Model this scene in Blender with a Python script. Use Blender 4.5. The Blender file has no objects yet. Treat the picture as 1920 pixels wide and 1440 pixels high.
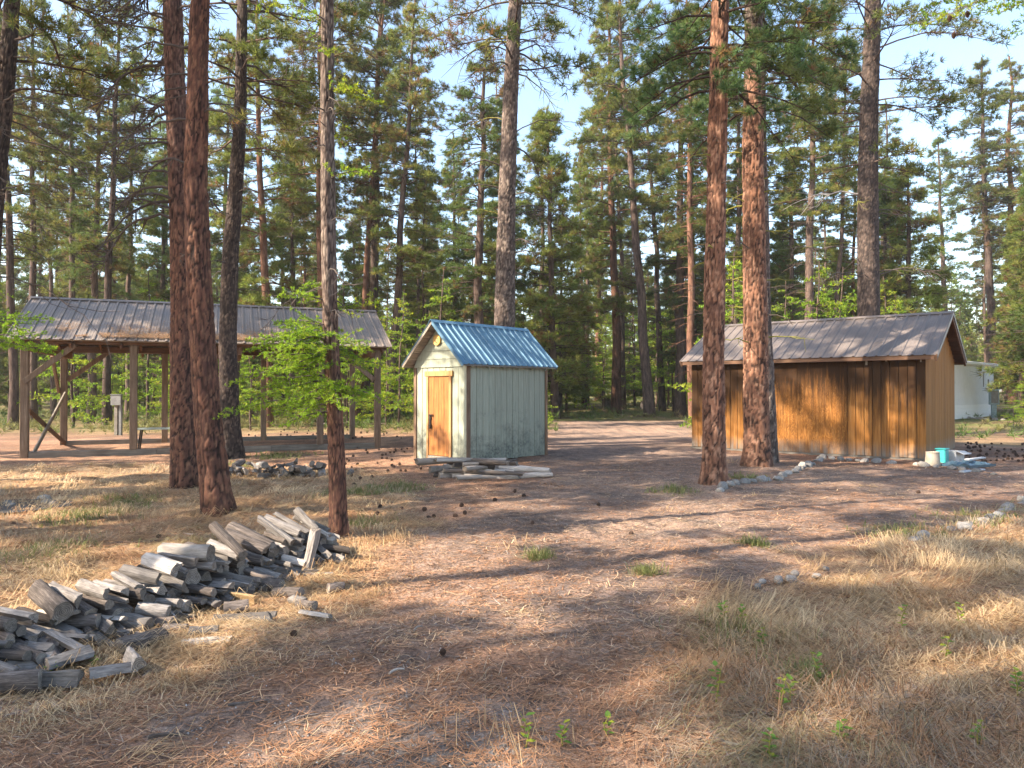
import bpy, math, random
import numpy as np
from mathutils import Vector, Matrix

# ------------------------------------------------------------------ camera
SC = bpy.context.scene
COL = SC.collection
F, CX, HORIZ, CAMH = 1350.0, 960.0, 732.0, 1.65      # focal length and horizon in 1920 px pixels
cam_d = bpy.data.cameras.new('camera')
cam = bpy.data.objects.new('camera', cam_d)
COL.objects.link(cam)
cam_d.sensor_width = 36.0
cam_d.lens = 36.0 * F / 1920.0
cam_d.clip_start = 0.05
cam_d.clip_end = 3000
cam.location = (0, 0, CAMH)
cam.rotation_euler = (math.radians(90) + math.atan((HORIZ - 720) / F), 0, 0)
SC.camera = cam

# ------------------------------------------------------------------ light
SUN_EL = math.radians(37)
SUN_AZ = (-0.93, -0.37)                               # horizontal direction towards the sun
world = bpy.data.worlds.new('World')
SC.world = world
world.use_nodes = True
wn = world.node_tree.nodes
sky = wn.new('ShaderNodeTexSky')
sky.sky_type = 'NISHITA'
sky.sun_disc = False
sky.sun_elevation = SUN_EL
sky.sun_rotation = math.atan2(SUN_AZ[0], SUN_AZ[1])
sky.altitude = 800
sky.air_density = 1.3
sky.dust_density = 3.2
sky.ozone_density = 1.6
world.node_tree.links.new(sky.outputs[0], wn['Background'].inputs[0])
wn['Background'].inputs[1].default_value = 0.14
sun_d = bpy.data.lights.new('sun', 'SUN')
sun_d.energy = 5.0
sun_d.angle = math.radians(0.55)
sun_d.color = (1.0, 0.86, 0.68)
sun = bpy.data.objects.new('sun', sun_d)
COL.objects.link(sun)
sv = Vector((SUN_AZ[0] * math.cos(SUN_EL), SUN_AZ[1] * math.cos(SUN_EL), math.sin(SUN_EL)))
sun.rotation_euler = sv.to_track_quat('Z', 'Y').to_euler()
sun.location = (-30, -18, 40)
SC.view_settings.view_transform = 'Standard'
SC.view_settings.look = 'None'
SC.view_settings.gamma = 1.0
SC.view_settings.use_curve_mapping = False
SC.view_settings.exposure = 1.78
SC.render.engine = 'CYCLES'
SC.cycles.max_bounces = 8
SC.cycles.diffuse_bounces = 4
SC.cycles.transmission_bounces = 3
SC.cycles.glossy_bounces = 2
SC.cycles.use_denoising = True

RNG = np.random.default_rng(7)
random.seed(7)

# ------------------------------------------------------------------ noise helpers
def _hash(ix, iy, seed):
    h = (ix.astype(np.int64) * 374761393 + iy.astype(np.int64) * 668265263 + seed * 974711) & 0x7fffffff
    h = ((h ^ (h >> 13)) * 1274126177) & 0x7fffffff
    return ((h ^ (h >> 16)) & 0xffff) / 65535.0

def vnoise(x, y, seed=0):
    x = np.asarray(x, float); y = np.asarray(y, float)
    ix = np.floor(x); iy = np.floor(y)
    fx = x - ix; fy = y - iy
    fx = fx * fx * (3 - 2 * fx); fy = fy * fy * (3 - 2 * fy)
    a = _hash(ix, iy, seed); b = _hash(ix + 1, iy, seed)
    c = _hash(ix, iy + 1, seed); d = _hash(ix + 1, iy + 1, seed)
    return (a * (1 - fx) + b * fx) * (1 - fy) + (c * (1 - fx) + d * fx) * fy

def fbm(x, y, seed=0, oct=4):
    s = 0; a = 0.5; t = 0
    for k in range(oct):
        s = s + a * vnoise(np.asarray(x) * 2 ** k, np.asarray(y) * 2 ** k, seed + k * 17); t += a; a *= 0.5
    return s / t

def sstep(a, b, x):
    t = np.clip((np.asarray(x, float) - a) / (b - a), 0, 1)
    return t * t * (3 - 2 * t)

def gpx(px, py):
    """ground point seen at a pixel of the photograph"""
    D = F * CAMH / (py - HORIZ)
    return ((px - CX) / F * D, D)

def inpoly(px, py, poly):
    px = np.asarray(px, float); py = np.asarray(py, float)
    inside = np.zeros(px.shape, bool)
    n = len(poly)
    for i in range(n):
        x0, y0 = poly[i]; x1, y1 = poly[(i + 1) % n]
        if y0 == y1: continue
        c = ((y0 > py) != (y1 > py)) & (px < (x1 - x0) * (py - y0) / (y1 - y0) + x0)
        inside ^= c
    return inside

# ------------------------------------------------------------------ mesh helpers
def fastmesh(name, V, Fc, mats, col=None, smooth=False, fmat=None):
    """mesh from arrays; Fc is an (n,3) or (n,4) index array"""
    V = np.ascontiguousarray(V, dtype=np.float32); Fc = np.ascontiguousarray(Fc, dtype=np.int32)
    me = bpy.data.meshes.new(name)
    k = Fc.shape[1]
    me.vertices.add(len(V)); me.vertices.foreach_set('co', V.ravel())
    me.loops.add(Fc.size); me.loops.foreach_set('vertex_index', Fc.ravel())
    me.polygons.add(len(Fc))
    me.polygons.foreach_set('loop_start', np.arange(0, Fc.size, k, dtype=np.int32))
    if smooth: me.polygons.foreach_set('use_smooth', np.ones(len(Fc), bool))
    for m in (mats if isinstance(mats, (list, tuple)) else [mats]): me.materials.append(m)
    if fmat is not None: me.polygons.foreach_set('material_index', np.asarray(fmat, np.int32))
    if col is not None:
        c = np.ones((len(V), 4), np.float32); c[:, :col.shape[1]] = col
        at = me.color_attributes.new('Col', 'FLOAT_COLOR', 'POINT')
        at.data.foreach_set('color', c.ravel())
    me.update(calc_edges=True)
    return me

def link(name, me, parent=None, loc=(0, 0, 0), rot=(0, 0, 0)):
    o = bpy.data.objects.new(name, me)
    COL.objects.link(o)
    o.location = loc; o.rotation_euler = rot
    if parent is not None: o.parent = parent
    return o

def tag(o, label=None, cat=None, group=None, kind=None):
    if label: o['label'] = label
    if cat: o['category'] = cat
    if group: o['group'] = group
    if kind: o['kind'] = kind
    return o

def empty(name, loc=(0, 0, 0), rz=0.0):
    o = bpy.data.objects.new(name, None)
    COL.objects.link(o)
    o.location = loc; o.rotation_euler = (0, 0, rz); o.empty_display_size = 0.2
    return o

class MB:
    """collects boxes, beams and tubes into one mesh"""
    def __init__(s): s.v = []; s.f = []
    def add(s, V, Fs):
        n = len(s.v); s.v += [tuple(p) for p in V]; s.f += [tuple(i + n for i in f) for f in Fs]; return s
    def box(s, x0, x1, y0, y1, z0, z1, b=0.0):
        if b <= 0:
            V = [(x, y, z) for x in (x0, x1) for y in (y0, y1) for z in (z0, z1)]
            Fs = [(0, 1, 3, 2), (4, 6, 7, 5), (0, 4, 5, 1), (2, 3, 7, 6), (0, 2, 6, 4), (1, 5, 7, 3)]
            return s.add(V, Fs)
        V = []; idx = {}
        c = [(x0, x1), (y0, y1), (z0, z1)]
        for i in (0, 1):
            for j in (0, 1):
                for k in (0, 1):
                    p = [c[0][i], c[1][j], c[2][k]]
                    sg = [1 if i == 0 else -1, 1 if j == 0 else -1, 1 if k == 0 else -1]
                    for ax in range(3):
                        q = [p[a] + (0 if a == ax else sg[a] * b) for a in range(3)]
                        idx[(i, j, k, ax)] = len(V); V.append(q)
        Fs = []
        for ax in range(3):
            o1, o2 = [a for a in range(3) if a != ax]
            for e in (0, 1):
                ring = []
                for (u, w) in ((0, 0), (1, 0), (1, 1), (0, 1)):
                    key = [0, 0, 0]; key[ax] = e; key[o1] = u; key[o2] = w
                    ring.append(idx[(key[0], key[1], key[2], ax)])
                Fs.append(tuple(ring))
        for ax in range(3):
            o1, o2 = [a for a in range(3) if a != ax]
            for u in (0, 1):
                for w in (0, 1):
                    k0 = [0, 0, 0]; k1 = [0, 0, 0]; k0[o1] = k1[o1] = u; k0[o2] = k1[o2] = w; k1[ax] = 1
                    Fs.append((idx[(*k0, o1)], idx[(*k1, o1)], idx[(*k1, o2)], idx[(*k0, o2)]))
        for i in (0, 1):
            for j in (0, 1):
                for k in (0, 1):
                    Fs.append((idx[(i, j, k, 0)], idx[(i, j, k, 1)], idx[(i, j, k, 2)]))
        return s.add(V, Fs)
    def beam(s, a, b_, w, h, bev=0.0, up=(0, 0, 1)):
        a = Vector(a); b_ = Vector(b_); d = (b_ - a); L = d.length; d.normalize()
        up = Vector(up)
        if abs(d.dot(up)) > 0.95: up = Vector((0, 1, 0))
        r = d.cross(up).normalized(); u = r.cross(d).normalized()
        t = MB().box(0, L, -w / 2, w / 2, -h / 2, h / 2, bev)
        return s.add([a + d * p[0] + r * p[1] + u * p[2] for p in t.v], t.f)
    def prism(s, poly, ext):
        """extrude a closed 3-D polygon along a vector"""
        n = len(poly); e = Vector(ext)
        V = [Vector(p) for p in poly] + [Vector(p) + e for p in poly]
        Fs = [tuple(range(n))[::-1], tuple(range(n, 2 * n))] + [(i, (i + 1) % n, n + (i + 1) % n, n + i) for i in range(n)]
        return s.add(V, Fs)
    def lathe(s, prof, n=16, c=(0, 0, 0)):
        V = []; Fs = []
        for (r, z) in prof:
            for i in range(n):
                a = 2 * math.pi * i / n
                V.append((c[0] + r * math.cos(a), c[1] + r * math.sin(a), c[2] + z))
        for k in range(len(prof) - 1):
            for i in range(n):
                Fs.append((k * n + i, k * n + (i + 1) % n, (k + 1) * n + (i + 1) % n, (k + 1) * n + i))
        Fs.append(tuple(range(n))[::-1]); Fs.append(tuple(range((len(prof) - 1) * n, len(prof) * n)))
        return s.add(V, Fs)
    def mesh(s, name, mat, fix=True):
        me = bpy.data.meshes.new(name)
        me.from_pydata([tuple(p) for p in s.v], [], s.f)
        for m in (mat if isinstance(mat, (list, tuple)) else [mat]): me.materials.append(m)
        if fix:
            import bmesh
            bm = bmesh.new(); bm.from_mesh(me); bmesh.ops.recalc_face_normals(bm, faces=bm.faces); bm.to_mesh(me); bm.free()
        me.update()
        return me
    def build(s, name, mat, parent=None, loc=(0, 0, 0), rot=(0, 0, 0)):
        return link(name, s.mesh(name, mat), parent, loc, rot)

# ------------------------------------------------------------------ materials
def nt(name):
    m = bpy.data.materials.new(name); m.use_nodes = True
    t = m.node_tree; b = t.nodes['Principled BSDF']
    return m, t, b

def N(t, typ, **kw):
    n = t.nodes.new(typ)
    for k, v in kw.items():
        if k in n.inputs: n.inputs[k].default_value = v
        else: setattr(n, k, v)
    return n

def ramp(t, fac, stops):
    r = t.nodes.new('ShaderNodeValToRGB')
    e = r.color_ramp.elements
    while len(e) > 1: e.remove(e[-1])
    e[0].position = stops[0][0]; e[0].color = (*stops[0][1], 1)
    for p, c in stops[1:]:
        q = e.new(p); q.color = (*c, 1)
    t.links.new(fac, r.inputs[0]); return r.outputs[0]

def mapping(t, scale=(1, 1, 1), obj=None, coord='Object', rnd=False):
    tc = t.nodes.new('ShaderNodeTexCoord')
    if obj is not None: tc.object = obj
    mp = t.nodes.new('ShaderNodeMapping'); mp.inputs['Scale'].default_value = scale
    t.links.new(tc.outputs[coord], mp.inputs[0])
    if rnd:
        oi = t.nodes.new('ShaderNodeObjectInfo')
        mu = N(t, 'ShaderNodeMath', operation='MULTIPLY'); mu.inputs[1].default_value = 37.0
        t.links.new(oi.outputs['Random'], mu.inputs[0]); 
        cb = t.nodes.new('ShaderNodeCombineXYZ')
        for i in range(3): t.links.new(mu.outputs[0], cb.inputs[i])
        t.links.new(cb.outputs[0], mp.inputs['Location'])
    return mp.outputs[0]

def noise(t, vec, scale, detail=5, rough=0.6, out='Fac'):
    n = N(t, 'ShaderNodeTexNoise'); n.inputs['Scale'].default_value = scale
    n.inputs['Detail'].default_value = detail; n.inputs['Roughness'].default_value = rough
    t.links.new(vec, n.inputs['Vector']); return n.outputs[out]

def mixc(t, fac, a, b, mode='MIX'):
    m = t.nodes.new('ShaderNodeMix'); m.data_type = 'RGBA'; m.blend_type = mode
    for s, v in ((0, fac), (6, a), (7, b)):
        if hasattr(v, 'links'): t.links.new(v, m.inputs[s])
        elif s == 0: m.inputs[0].default_value = v
        else: m.inputs[s].default_value = (*v, 1)
    return m.outputs[2]

def bump(t, b, h, strength=0.5, dist=0.01):
    bp = N(t, 'ShaderNodeBump'); bp.inputs['Strength'].default_value = strength; bp.inputs['Distance'].default_value = dist
    t.links.new(h, bp.inputs['Height']); t.links.new(bp.outputs[0], b.inputs['Normal'])

def hsv_rand(t, col, amt=0.3):
    """brightness variation from object to object"""
    oi = t.nodes.new('ShaderNodeObjectInfo')
    mr = t.nodes.new('ShaderNodeMapRange'); mr.inputs[3].default_value = 1 - amt; mr.inputs[4].default_value = 1 + amt
    t.links.new(oi.outputs['Random'], mr.inputs[0])
    h = t.nodes.new('ShaderNodeHueSaturation'); t.links.new(mr.outputs[0], h.inputs['Value'])
    t.links.new(col, h.inputs['Color']); return h.outputs[0]

def wood(name, c_dark, c_mid, c_light, axis=2, rnd=0.2, rough=0.8, grain=6.0, bs=0.4):
    m, t, b = nt(name)
    sc = [grain * 6] * 3; sc[axis] = grain * 0.35
    v = mapping(t, tuple(sc), rnd=True)
    n1 = noise(t, v, 1.0, 6, 0.65)
    v2 = mapping(t, (1.7, 1.7, 1.7), rnd=True)
    n2 = noise(t, v2, 1.3, 4, 0.6)
    c = ramp(t, n1, [(0.3, c_dark), (0.5, c_mid), (0.72, c_light)])
    c2 = ramp(t, n2, [(0.3, (0.55, 0.52, 0.5)), (0.65, (1, 1, 1))])
    c = mixc(t, 0.75, c, c2, 'MULTIPLY')
    if rnd: c = hsv_rand(t, c, rnd)
    t.links.new(c, b.inputs['Base Color']); b.inputs['Roughness'].default_value = rough
    bump(t, b, n1, bs, 0.004)
    return m

def metal_sheet(name, c, c2, rough=0.42):
    m, t, b = nt(name)
    v = mapping(t, (1, 1, 1), rnd=True)
    n = noise(t, v, 2.2, 6, 0.65)
    n2 = noise(t, v, 30, 3, 0.6)
    col = ramp(t, n, [(0.35, c), (0.7, c2)])
    col = hsv_rand(t, col, 0.07)
    col = mixc(t, 0.35, col, ramp(t, n2, [(0.3, (0.6, 0.6, 0.6)), (0.7, (1, 1, 1))]), 'MULTIPLY')
    t.links.new(col, b.inputs['Base Color'])
    b.inputs['Metallic'].default_value = 0.1; b.inputs['Specular IOR Level'].default_value = 0.35
    t.links.new(ramp(t, n, [(0.3, (rough - .08,) * 3), (0.7, (rough + .15,) * 3)]), b.inputs['Roughness'])
    return m

def plain(name, c, rough=0.7, metallic=0.0, var=0.25, scale=8.0, rnd=0.1):
    m, t, b = nt(name)
    v = mapping(t, rnd=True)
    n = noise(t, v, scale, 5, 0.6)
    col = ramp(t, n, [(0.3, tuple(x * (1 - var) for x in c)), (0.7, tuple(min(1, x * (1 + var)) for x in c))])
    if rnd: col = hsv_rand(t, col, rnd)
    t.links.new(col, b.inputs['Base Color'])
    b.inputs['Roughness'].default_value = rough; b.inputs['Metallic'].default_value = metallic
    return m

def leafmat(name, trans=0.35, rough=0.55, spec=0.25):
    m, t, b = nt(name)
    a = N(t, 'ShaderNodeVertexColor', layer_name='Col')
    c = hsv_rand(t, a.outputs[0], 0.18)
    t.links.new(c, b.inputs['Base Color']); b.inputs['Roughness'].default_value = rough
    b.inputs['Specular IOR Level'].default_value = spec
    tr = N(t, 'ShaderNodeBsdfTranslucent'); t.links.new(c, tr.inputs[0])
    mx = N(t, 'ShaderNodeMixShader'); mx.inputs[0].default_value = trans
    t.links.new(b.outputs[0], mx.inputs[1]); t.links.new(tr.outputs[0], mx.inputs[2])
    t.links.new(mx.outputs[0], t.nodes['Material Output'].inputs[0])
    return m

def barkattr(name, bs=0.5):
    """bark whose plate colours come with the mesh"""
    m, t, b = nt(name)
    a = N(t, 'ShaderNodeVertexColor', layer_name='Col')
    v = mapping(t, (14, 14, 3.5))
    n = noise(t, v, 2.2, 6, 0.7)
    c = mixc(t, 0.8, a.outputs[0], ramp(t, n, [(0.25, (0.45, 0.42, 0.42)), (0.5, (0.95, 0.92, 0.9)), (0.75, (1.5, 1.4, 1.3))]), 'MULTIPLY')
    t.links.new(c, b.inputs['Base Color']); b.inputs['Roughness'].default_value = 0.9
    b.inputs['Specular IOR Level'].default_value = 0.2
    bump(t, b, n, bs, 0.02)
    return m

def barkfar(name, c0, c1, c2):
    m, t, b = nt(name)
    v = mapping(t, (9, 9, 1.6), rnd=True)
    n = noise(t, v, 1.4, 6, 0.7)
    c = ramp(t, n, [(0.32, c0), (0.5, c1), (0.7, c2)])
    c = hsv_rand(t, c, 0.3)
    t.links.new(c, b.inputs['Base Color']); b.inputs['Roughness'].default_value = 0.9
    b.inputs['Specular IOR Level'].default_value = 0.2
    bump(t, b, n, 0.8, 0.04)
    return m

M = {}
M['needle'] = leafmat('pine_needle', 0.5)
M['larch'] = leafmat('larch_needle', 0.55)
M['leaf'] = leafmat('weed_leaf', 0.4)
M['straw'] = leafmat('dry_straw', 0.3, 0.6, 0.3)
M['litter'] = leafmat('needle_litter', 0.05, 0.8, 0.1)
M['bark'] = barkattr('plated_bark')
M['bark_far'] = barkfar('bark_dark', (0.03, 0.022, 0.02), (0.085, 0.058, 0.048), (0.17, 0.12, 0.095))
M['bark_red'] = barkfar('bark_red', (0.045, 0.026, 0.02), (0.13, 0.066, 0.044), (0.24, 0.125, 0.082))
M['bark_grey'] = barkfar('bark_grey', (0.05, 0.045, 0.042), (0.12, 0.10, 0.09), (0.24, 0.21, 0.19))
M['moss'] = plain('lichen_branch', (0.20, 0.19, 0.035), 0.95, scale=20)
M['twig'] = plain('dead_twig', (0.085, 0.065, 0.055), 0.9, scale=20)
M['palebranch'] = plain('bleached_branch', (0.42, 0.38, 0.35), 0.9, scale=20)
M['roof_taupe'] = metal_sheet('taupe_metal', (0.17, 0.137, 0.115), (0.245, 0.203, 0.172))
M['roof_brown'] = metal_sheet('brown_metal', (0.145, 0.118, 0.105), (0.21, 0.176, 0.158))
M['roof_blue'] = metal_sheet('blue_metal', (0.095, 0.20, 0.30), (0.14, 0.265, 0.37), 0.6)
M['roof_under'] = plain('dark_underside', (0.05, 0.04, 0.035), 0.8)
M['post'] = wood('brown_post', (0.12, 0.08, 0.055), (0.22, 0.15, 0.10), (0.31, 0.225, 0.16))
M['beam'] = wood('brown_beam', (0.08, 0.038, 0.02), (0.15, 0.075, 0.04), (0.22, 0.12, 0.065), axis=0)
M['skid'] = wood('weathered_skid', (0.12, 0.105, 0.085), (0.21, 0.19, 0.16), (0.30, 0.27, 0.23), axis=0)
M['board'] = wood('grey_board', (0.18, 0.15, 0.12), (0.30, 0.26, 0.21), (0.42, 0.37, 0.31), axis=0)
# ------------------------------------------------------------------ ground zones (in metres, traced on the ground)
def gpoly(pts): return [gpx(*p) for p in pts]
Z_STRAW_R = gpoly([(1330, 1145), (1440, 1082), (1690, 1030), (1800, 1000), (1925, 950), (2700, 930), (2900, 1500), (2300, 2600), (1400, 2600), (1230, 1440), (1280, 1250)])
Z_STRAW_L = gpoly([(-600, 880), (330, 872), (690, 885), (790, 915), (770, 1000), (735, 1060), (690, 1110), (560, 1190), (330, 1270), (120, 1345), (-300, 1480), (-2600, 1300)])
Z_GRAVEL = gpoly([(250, 2600), (330, 1330), (560, 1215), (880, 1180), (1040, 1290), (980, 2600)])
Z_DRIVE = gpoly([(1035, 792), (1292, 790), (1320, 840), (1500, 880), (2100, 880), (2300, 960), (1800, 1010), (1440, 1085), (1290, 1150), (1120, 1230), (880, 1190), (700, 1120), (800, 1000), (1000, 900)])
Z_GREEN = [(gpx(190, 960), 0.75), (gpx(150, 975), 0.5), (gpx(250, 940), 0.5), (gpx(1412, 1024), 0.17), (gpx(700, 925), 0.6), (gpx(760, 915), 0.5), (gpx(640, 930), 0.5),
           (gpx(690, 990), 0.35), (gpx(1010, 1046), 0.16), (gpx(1860, 985), 0.7), (gpx(1700, 1010), 0.5), (gpx(1260, 925), 0.4), (gpx(1400, 900), 0.4), (gpx(520, 855), 0.9), (gpx(440, 875), 0.6),
           (gpx(1380, 1190), 0.4), (gpx(1510, 1270), 0.2), (gpx(60, 1040), 0.8), (gpx(1890, 830), 2.2), (gpx(1800, 815), 1.8), (gpx(1215, 1075), 0.12)]

def warp(x, y):
    a = fbm(x * 0.9, y * 0.9, 3) - 0.5; b = fbm(x * 0.9 + 9, y * 0.9, 5) - 0.5
    return x + 0.9 * a, y + 1.2 * b

def soft(poly, x, y):
    s = 0
    for k, (dx, dy) in enumerate(((0, 0), (.22, .1), (-.2, .18), (.12, -.28), (-.15, -.2))):
        s = s + inpoly(x + dx, y + dy * 1.4, poly)
    return s / 5.0

def zones(x, y):
    wx, wy = warp(x, y)
    st_r = soft(Z_STRAW_R, wx, wy); st_l = soft(Z_STRAW_L, wx, wy)
    gr = soft(Z_GRAVEL, wx, wy); dr = soft(Z_DRIVE, wx, wy)
    gn = np.zeros_like(wx)
    for (cx_, cy_), r in Z_GREEN:
        gn = np.maximum(gn, 1 - sstep(0.5 * r, r, np.hypot(wx - cx_, (wy - cy_) * 0.7)))
    return st_r, st_l, gr, dr, gn

def height(x, y):
    x = np.asarray(x, float); y = np.asarray(y, float)
    h = 0.05 * (fbm(x * 0.25, y * 0.25, 40, 2) - 0.5) * sstep(14, 3, np.abs(y - 6))
    h = h + 0.10 * sstep(0.6, 2.2, x - 0.32 * y - 0.2) * sstep(10.5, 7, y) * sstep(-2, 2, y)
    h = h + 0.9 * sstep(34, 90, y) + 0.35 * (fbm(x * 0.08, y * 0.08, 51, 3) - 0.5) * sstep(26, 40, y)
    # drip-line mounds round the two red pines, drifts in the long grass
    for (px, py, r, a) in ((1338, 915, 1.1, .07), (1418, 880, 1.3, .08), (412, 972, 1.0, .07), (350, 915, 1.0, .05), (636, 1015, .6, .06)):
        gx, gy = gpx(px, py)
        h = h + a * np.exp(-((x - gx) ** 2 + (y - gy) ** 2) / (r * r))
    return h
def gz(x, y): return float(height(np.array([x]), np.array([y]))[0])

def grow(a, b, step0, k):
    out = [a]; s = step0
    while abs(out[-1]) < abs(b):
        out.append(out[-1] + s); s *= k
    return out
xs = np.array(sorted(set([-x for x in grow(13, 420, 0.3, 1.13)] + list(np.arange(-13, 13, 0.11)) + grow(13, 420, 0.3, 1.13))))
ys = np.array([-y for y in grow(0, 90, 0.5, 1.2)][::-1][:-1] + list(np.arange(0, 2.4, 0.3)) + list(np.arange(2.4, 20, 0.11)) + grow(20, 700, 0.2, 1.09))
GX, GY = np.meshgrid(xs, ys)
gx_, gy_ = GX.ravel(), GY.ravel()
near = (np.abs(gx_) < 13.5) & (gy_ > 2) & (gy_ < 21)
zr_ = zones(gx_, gy_)
H = height(gx_, gy_)
micro = (fbm(gx_ * 5, gy_ * 5, 70, 3) - 0.5) * 0.05 + (vnoise(gx_ * 14, gy_ * 14, 71) - 0.5) * 0.03
lump = np.maximum(zr_[0], zr_[1]) * (fbm(gx_ * 1.7, gy_ * 1.7, 75, 3) - 0.45) * 0.16
H = H + np.where(near, micro + lump, 0)
st = np.clip(zr_[0] + zr_[1], 0, 1)[:, None]
nz = fbm(gx_ * 0.7, gy_ * 0.7, 80, 4)[:, None]; nz2 = fbm(gx_ * 3.1, gy_ * 3.1, 82, 4)[:, None]
nz3 = vnoise(gx_ * 9, gy_ * 9, 84)[:, None]
lerp = lambda a, b, t: np.asarray(a) * (1 - t) + np.asarray(b) * t
duff = lerp((0.23, 0.135, 0.09), (0.40, 0.245, 0.16), sstep(.3, .7, nz))
duff = lerp(duff, (0.13, 0.10, 0.085), 0.65 * sstep(.5, .72, nz2))
straw = lerp((0.33, 0.22, 0.125), (0.44, 0.315, 0.19), sstep(.3, .7, nz2))
grav = lerp((0.15, 0.135, 0.125), (0.24, 0.22, 0.205), sstep(.3, .7, nz2))
drive = lerp((0.225, 0.16, 0.128), (0.35, 0.245, 0.185), sstep(.25, .75, nz))
drive = lerp(drive, (0.14, 0.115, 0.105), 0.6 * sstep(.45, .7, nz2))
gc = lerp(duff, drive, zr_[3][:, None])
gc = lerp(gc, grav, (zr_[2][:, None] * sstep(.25, .6, nz)))
gc = lerp(gc, straw, st * 0.85)
gc = lerp(gc, (0.17, 0.165, 0.07), 0.35 * zr_[4][:, None])
farf = sstep(24, 34, gy_)[:, None] * (1 - zr_[3][:, None])
farc = lerp((0.20, 0.15, 0.08), (0.16, 0.17, 0.06), sstep(.42, .6, nz))
gc = gc * (1 - farf) + farc * farf
gc = gc * (0.8 + 0.4 * nz3)
ny, nx = GX.shape
ii = np.arange(ny * nx).reshape(ny, nx)
FQ = np.stack([ii[:-1, :-1], ii[:-1, 1:], ii[1:, 1:], ii[1:, :-1]], -1).reshape(-1, 4)

def ground_mat():
    m, t, b = nt('forest_floor')
    a = N(t, 'ShaderNodeVertexColor', layer_name='Col')
    v = mapping(t)
    n1 = noise(t, v, 6, 9, 0.8); n2 = noise(t, v, 38, 5, 0.75); n3 = noise(t, v, 140, 3, 0.6)
    c = mixc(t, 0.9, a.outputs[0], ramp(t, n1, [(0.3, (0.42, 0.40, 0.40)), (0.5, (1, 1, 1)), (0.7, (1.5, 1.42, 1.32))]), 'MULTIPLY')
    c = mixc(t, 0.9, c, ramp(t, n2, [(0.32, (0.28, 0.26, 0.26)), (0.5, (1, 1, 1)), (0.68, (1.8, 1.68, 1.55))]), 'MULTIPLY')
    c = mixc(t, 0.6, c, ramp(t, n3, [(0.3, (0.4, 0.4, 0.42)), (0.55, (1, 1, 1)), (0.75, (1.8, 1.75, 1.7))]), 'MULTIPLY')
    t.links.new(c, b.inputs['Base Color']); b.inputs['Roughness'].default_value = 0.95
    b.inputs['Specular IOR Level'].default_value = 0.1
    ad = N(t, 'ShaderNodeMath', operation='ADD'); t.links.new(n2, ad.inputs[0]); t.links.new(n3, ad.inputs[1])
    bump(t, b, ad.outputs[0], 0.7, 0.02)
    return m
g_me = fastmesh('ground', np.stack([gx_, gy_, H], 1), FQ, ground_mat(), col=gc, smooth=True)
ground = link('ground', g_me)
tag(ground, 'forest floor of brown needles, gravel drive and dry grass', 'ground', kind='structure')

# ------------------------------------------------------------------ gable roofs
def gable_roof(root, L, W, zr, tn, e, og, mat, pitch, ribw, ribh, cap=0.12, x0=0.0):
    th = math.atan(tn); S = (W / 2 + e) / math.cos(th)
    Lx = L + 2 * og; n = max(2, round(Lx / pitch)); p = Lx / n
    prof = [(0, ribh), (ribw * .5, ribh), (ribw * .8, 0), (p * .36, 0), (p * .36 + .01, ribh * .18), (p * .38 + .02, 0),
            (p * .64, 0), (p * .64 + .01, ribh * .18), (p * .66 + .02, 0), (p - ribw * .8, 0), (p - ribw * .5, ribh), (p, ribh)]
    q = MB(); k = len(prof)
    V = [(x, y, z) for y in (-S, 0) for x, z in prof] + [(x, y, z - 0.006) for y in (-S, 0) for x, z in prof]
    Fs = []
    for i in range(k - 1):
        Fs.append((i, i + 1, k + i + 1, k + i)); Fs.append((2 * k + i, 3 * k + i, 3 * k + i + 1, 2 * k + i + 1))
        Fs.append((i, 2 * k + i, 2 * k + i + 1, i + 1)); Fs.append((k + i, k + i + 1, 3 * k + i + 1, 3 * k + i))
    Fs += [(0, k, 3 * k, 2 * k), (k - 1, 2 * k + k - 1, 3 * k + k - 1, 2 * k - 1)]
    me = q.add(V, Fs).mesh('roof_panel', mat)
    roof = empty('roof'); roof.parent = root; roof.location = (0, W / 2, zr)
    rr = random.Random(3)
    for i in range(n):
        dz = rr.uniform(-.002, .002)
        link('roof_panel', me, roof, (x0 - og + i * p, 0, dz), (th, 0, 0))
        link('roof_panel', me, roof, (x0 - og + (i + 1) * p, 0, dz), (th, 0, math.pi))
    cp = MB()
    for s in (-1, 1):
        a = [(x0 - og - .02, 0, ribh + .012), (x0 - og - .02, s * cap * math.cos(th), ribh + .012 - cap * math.sin(th)),
             (x0 - og - .02, s * cap * math.cos(th), ribh + .004 - cap * math.sin(th)), (x0 - og - .02, 0, ribh + .004)]
        cp.prism(a, (Lx + .04, 0, 0))
    cp.build('ridge_cap', mat, roof)
    return roof, th, S

def rafters(root, xs_, W, zr, th, S, w, h, mat, drop, name='rafter'):
    for x in xs_:
        for s in (-1, 1):
            a = (x, W / 2, zr - drop); c = (x, W / 2 + s * (S - .04) * math.cos(th), zr - drop - (S - .04) * math.sin(th))
            MB().beam(a, c, w, h, up=(0, 0, 1)).build(name, mat, root)

# ------------------------------------------------------------------ small shed with the blue roof
sx, sy = gpx(876, 869)
SHED = empty('garden_shed', (sx, sy, gz(sx, sy) - .01), math.atan2(.747, .664))
tag(SHED, 'small sage-green plank shed with blue metal roof and orange wooden door', 'shed')

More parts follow.
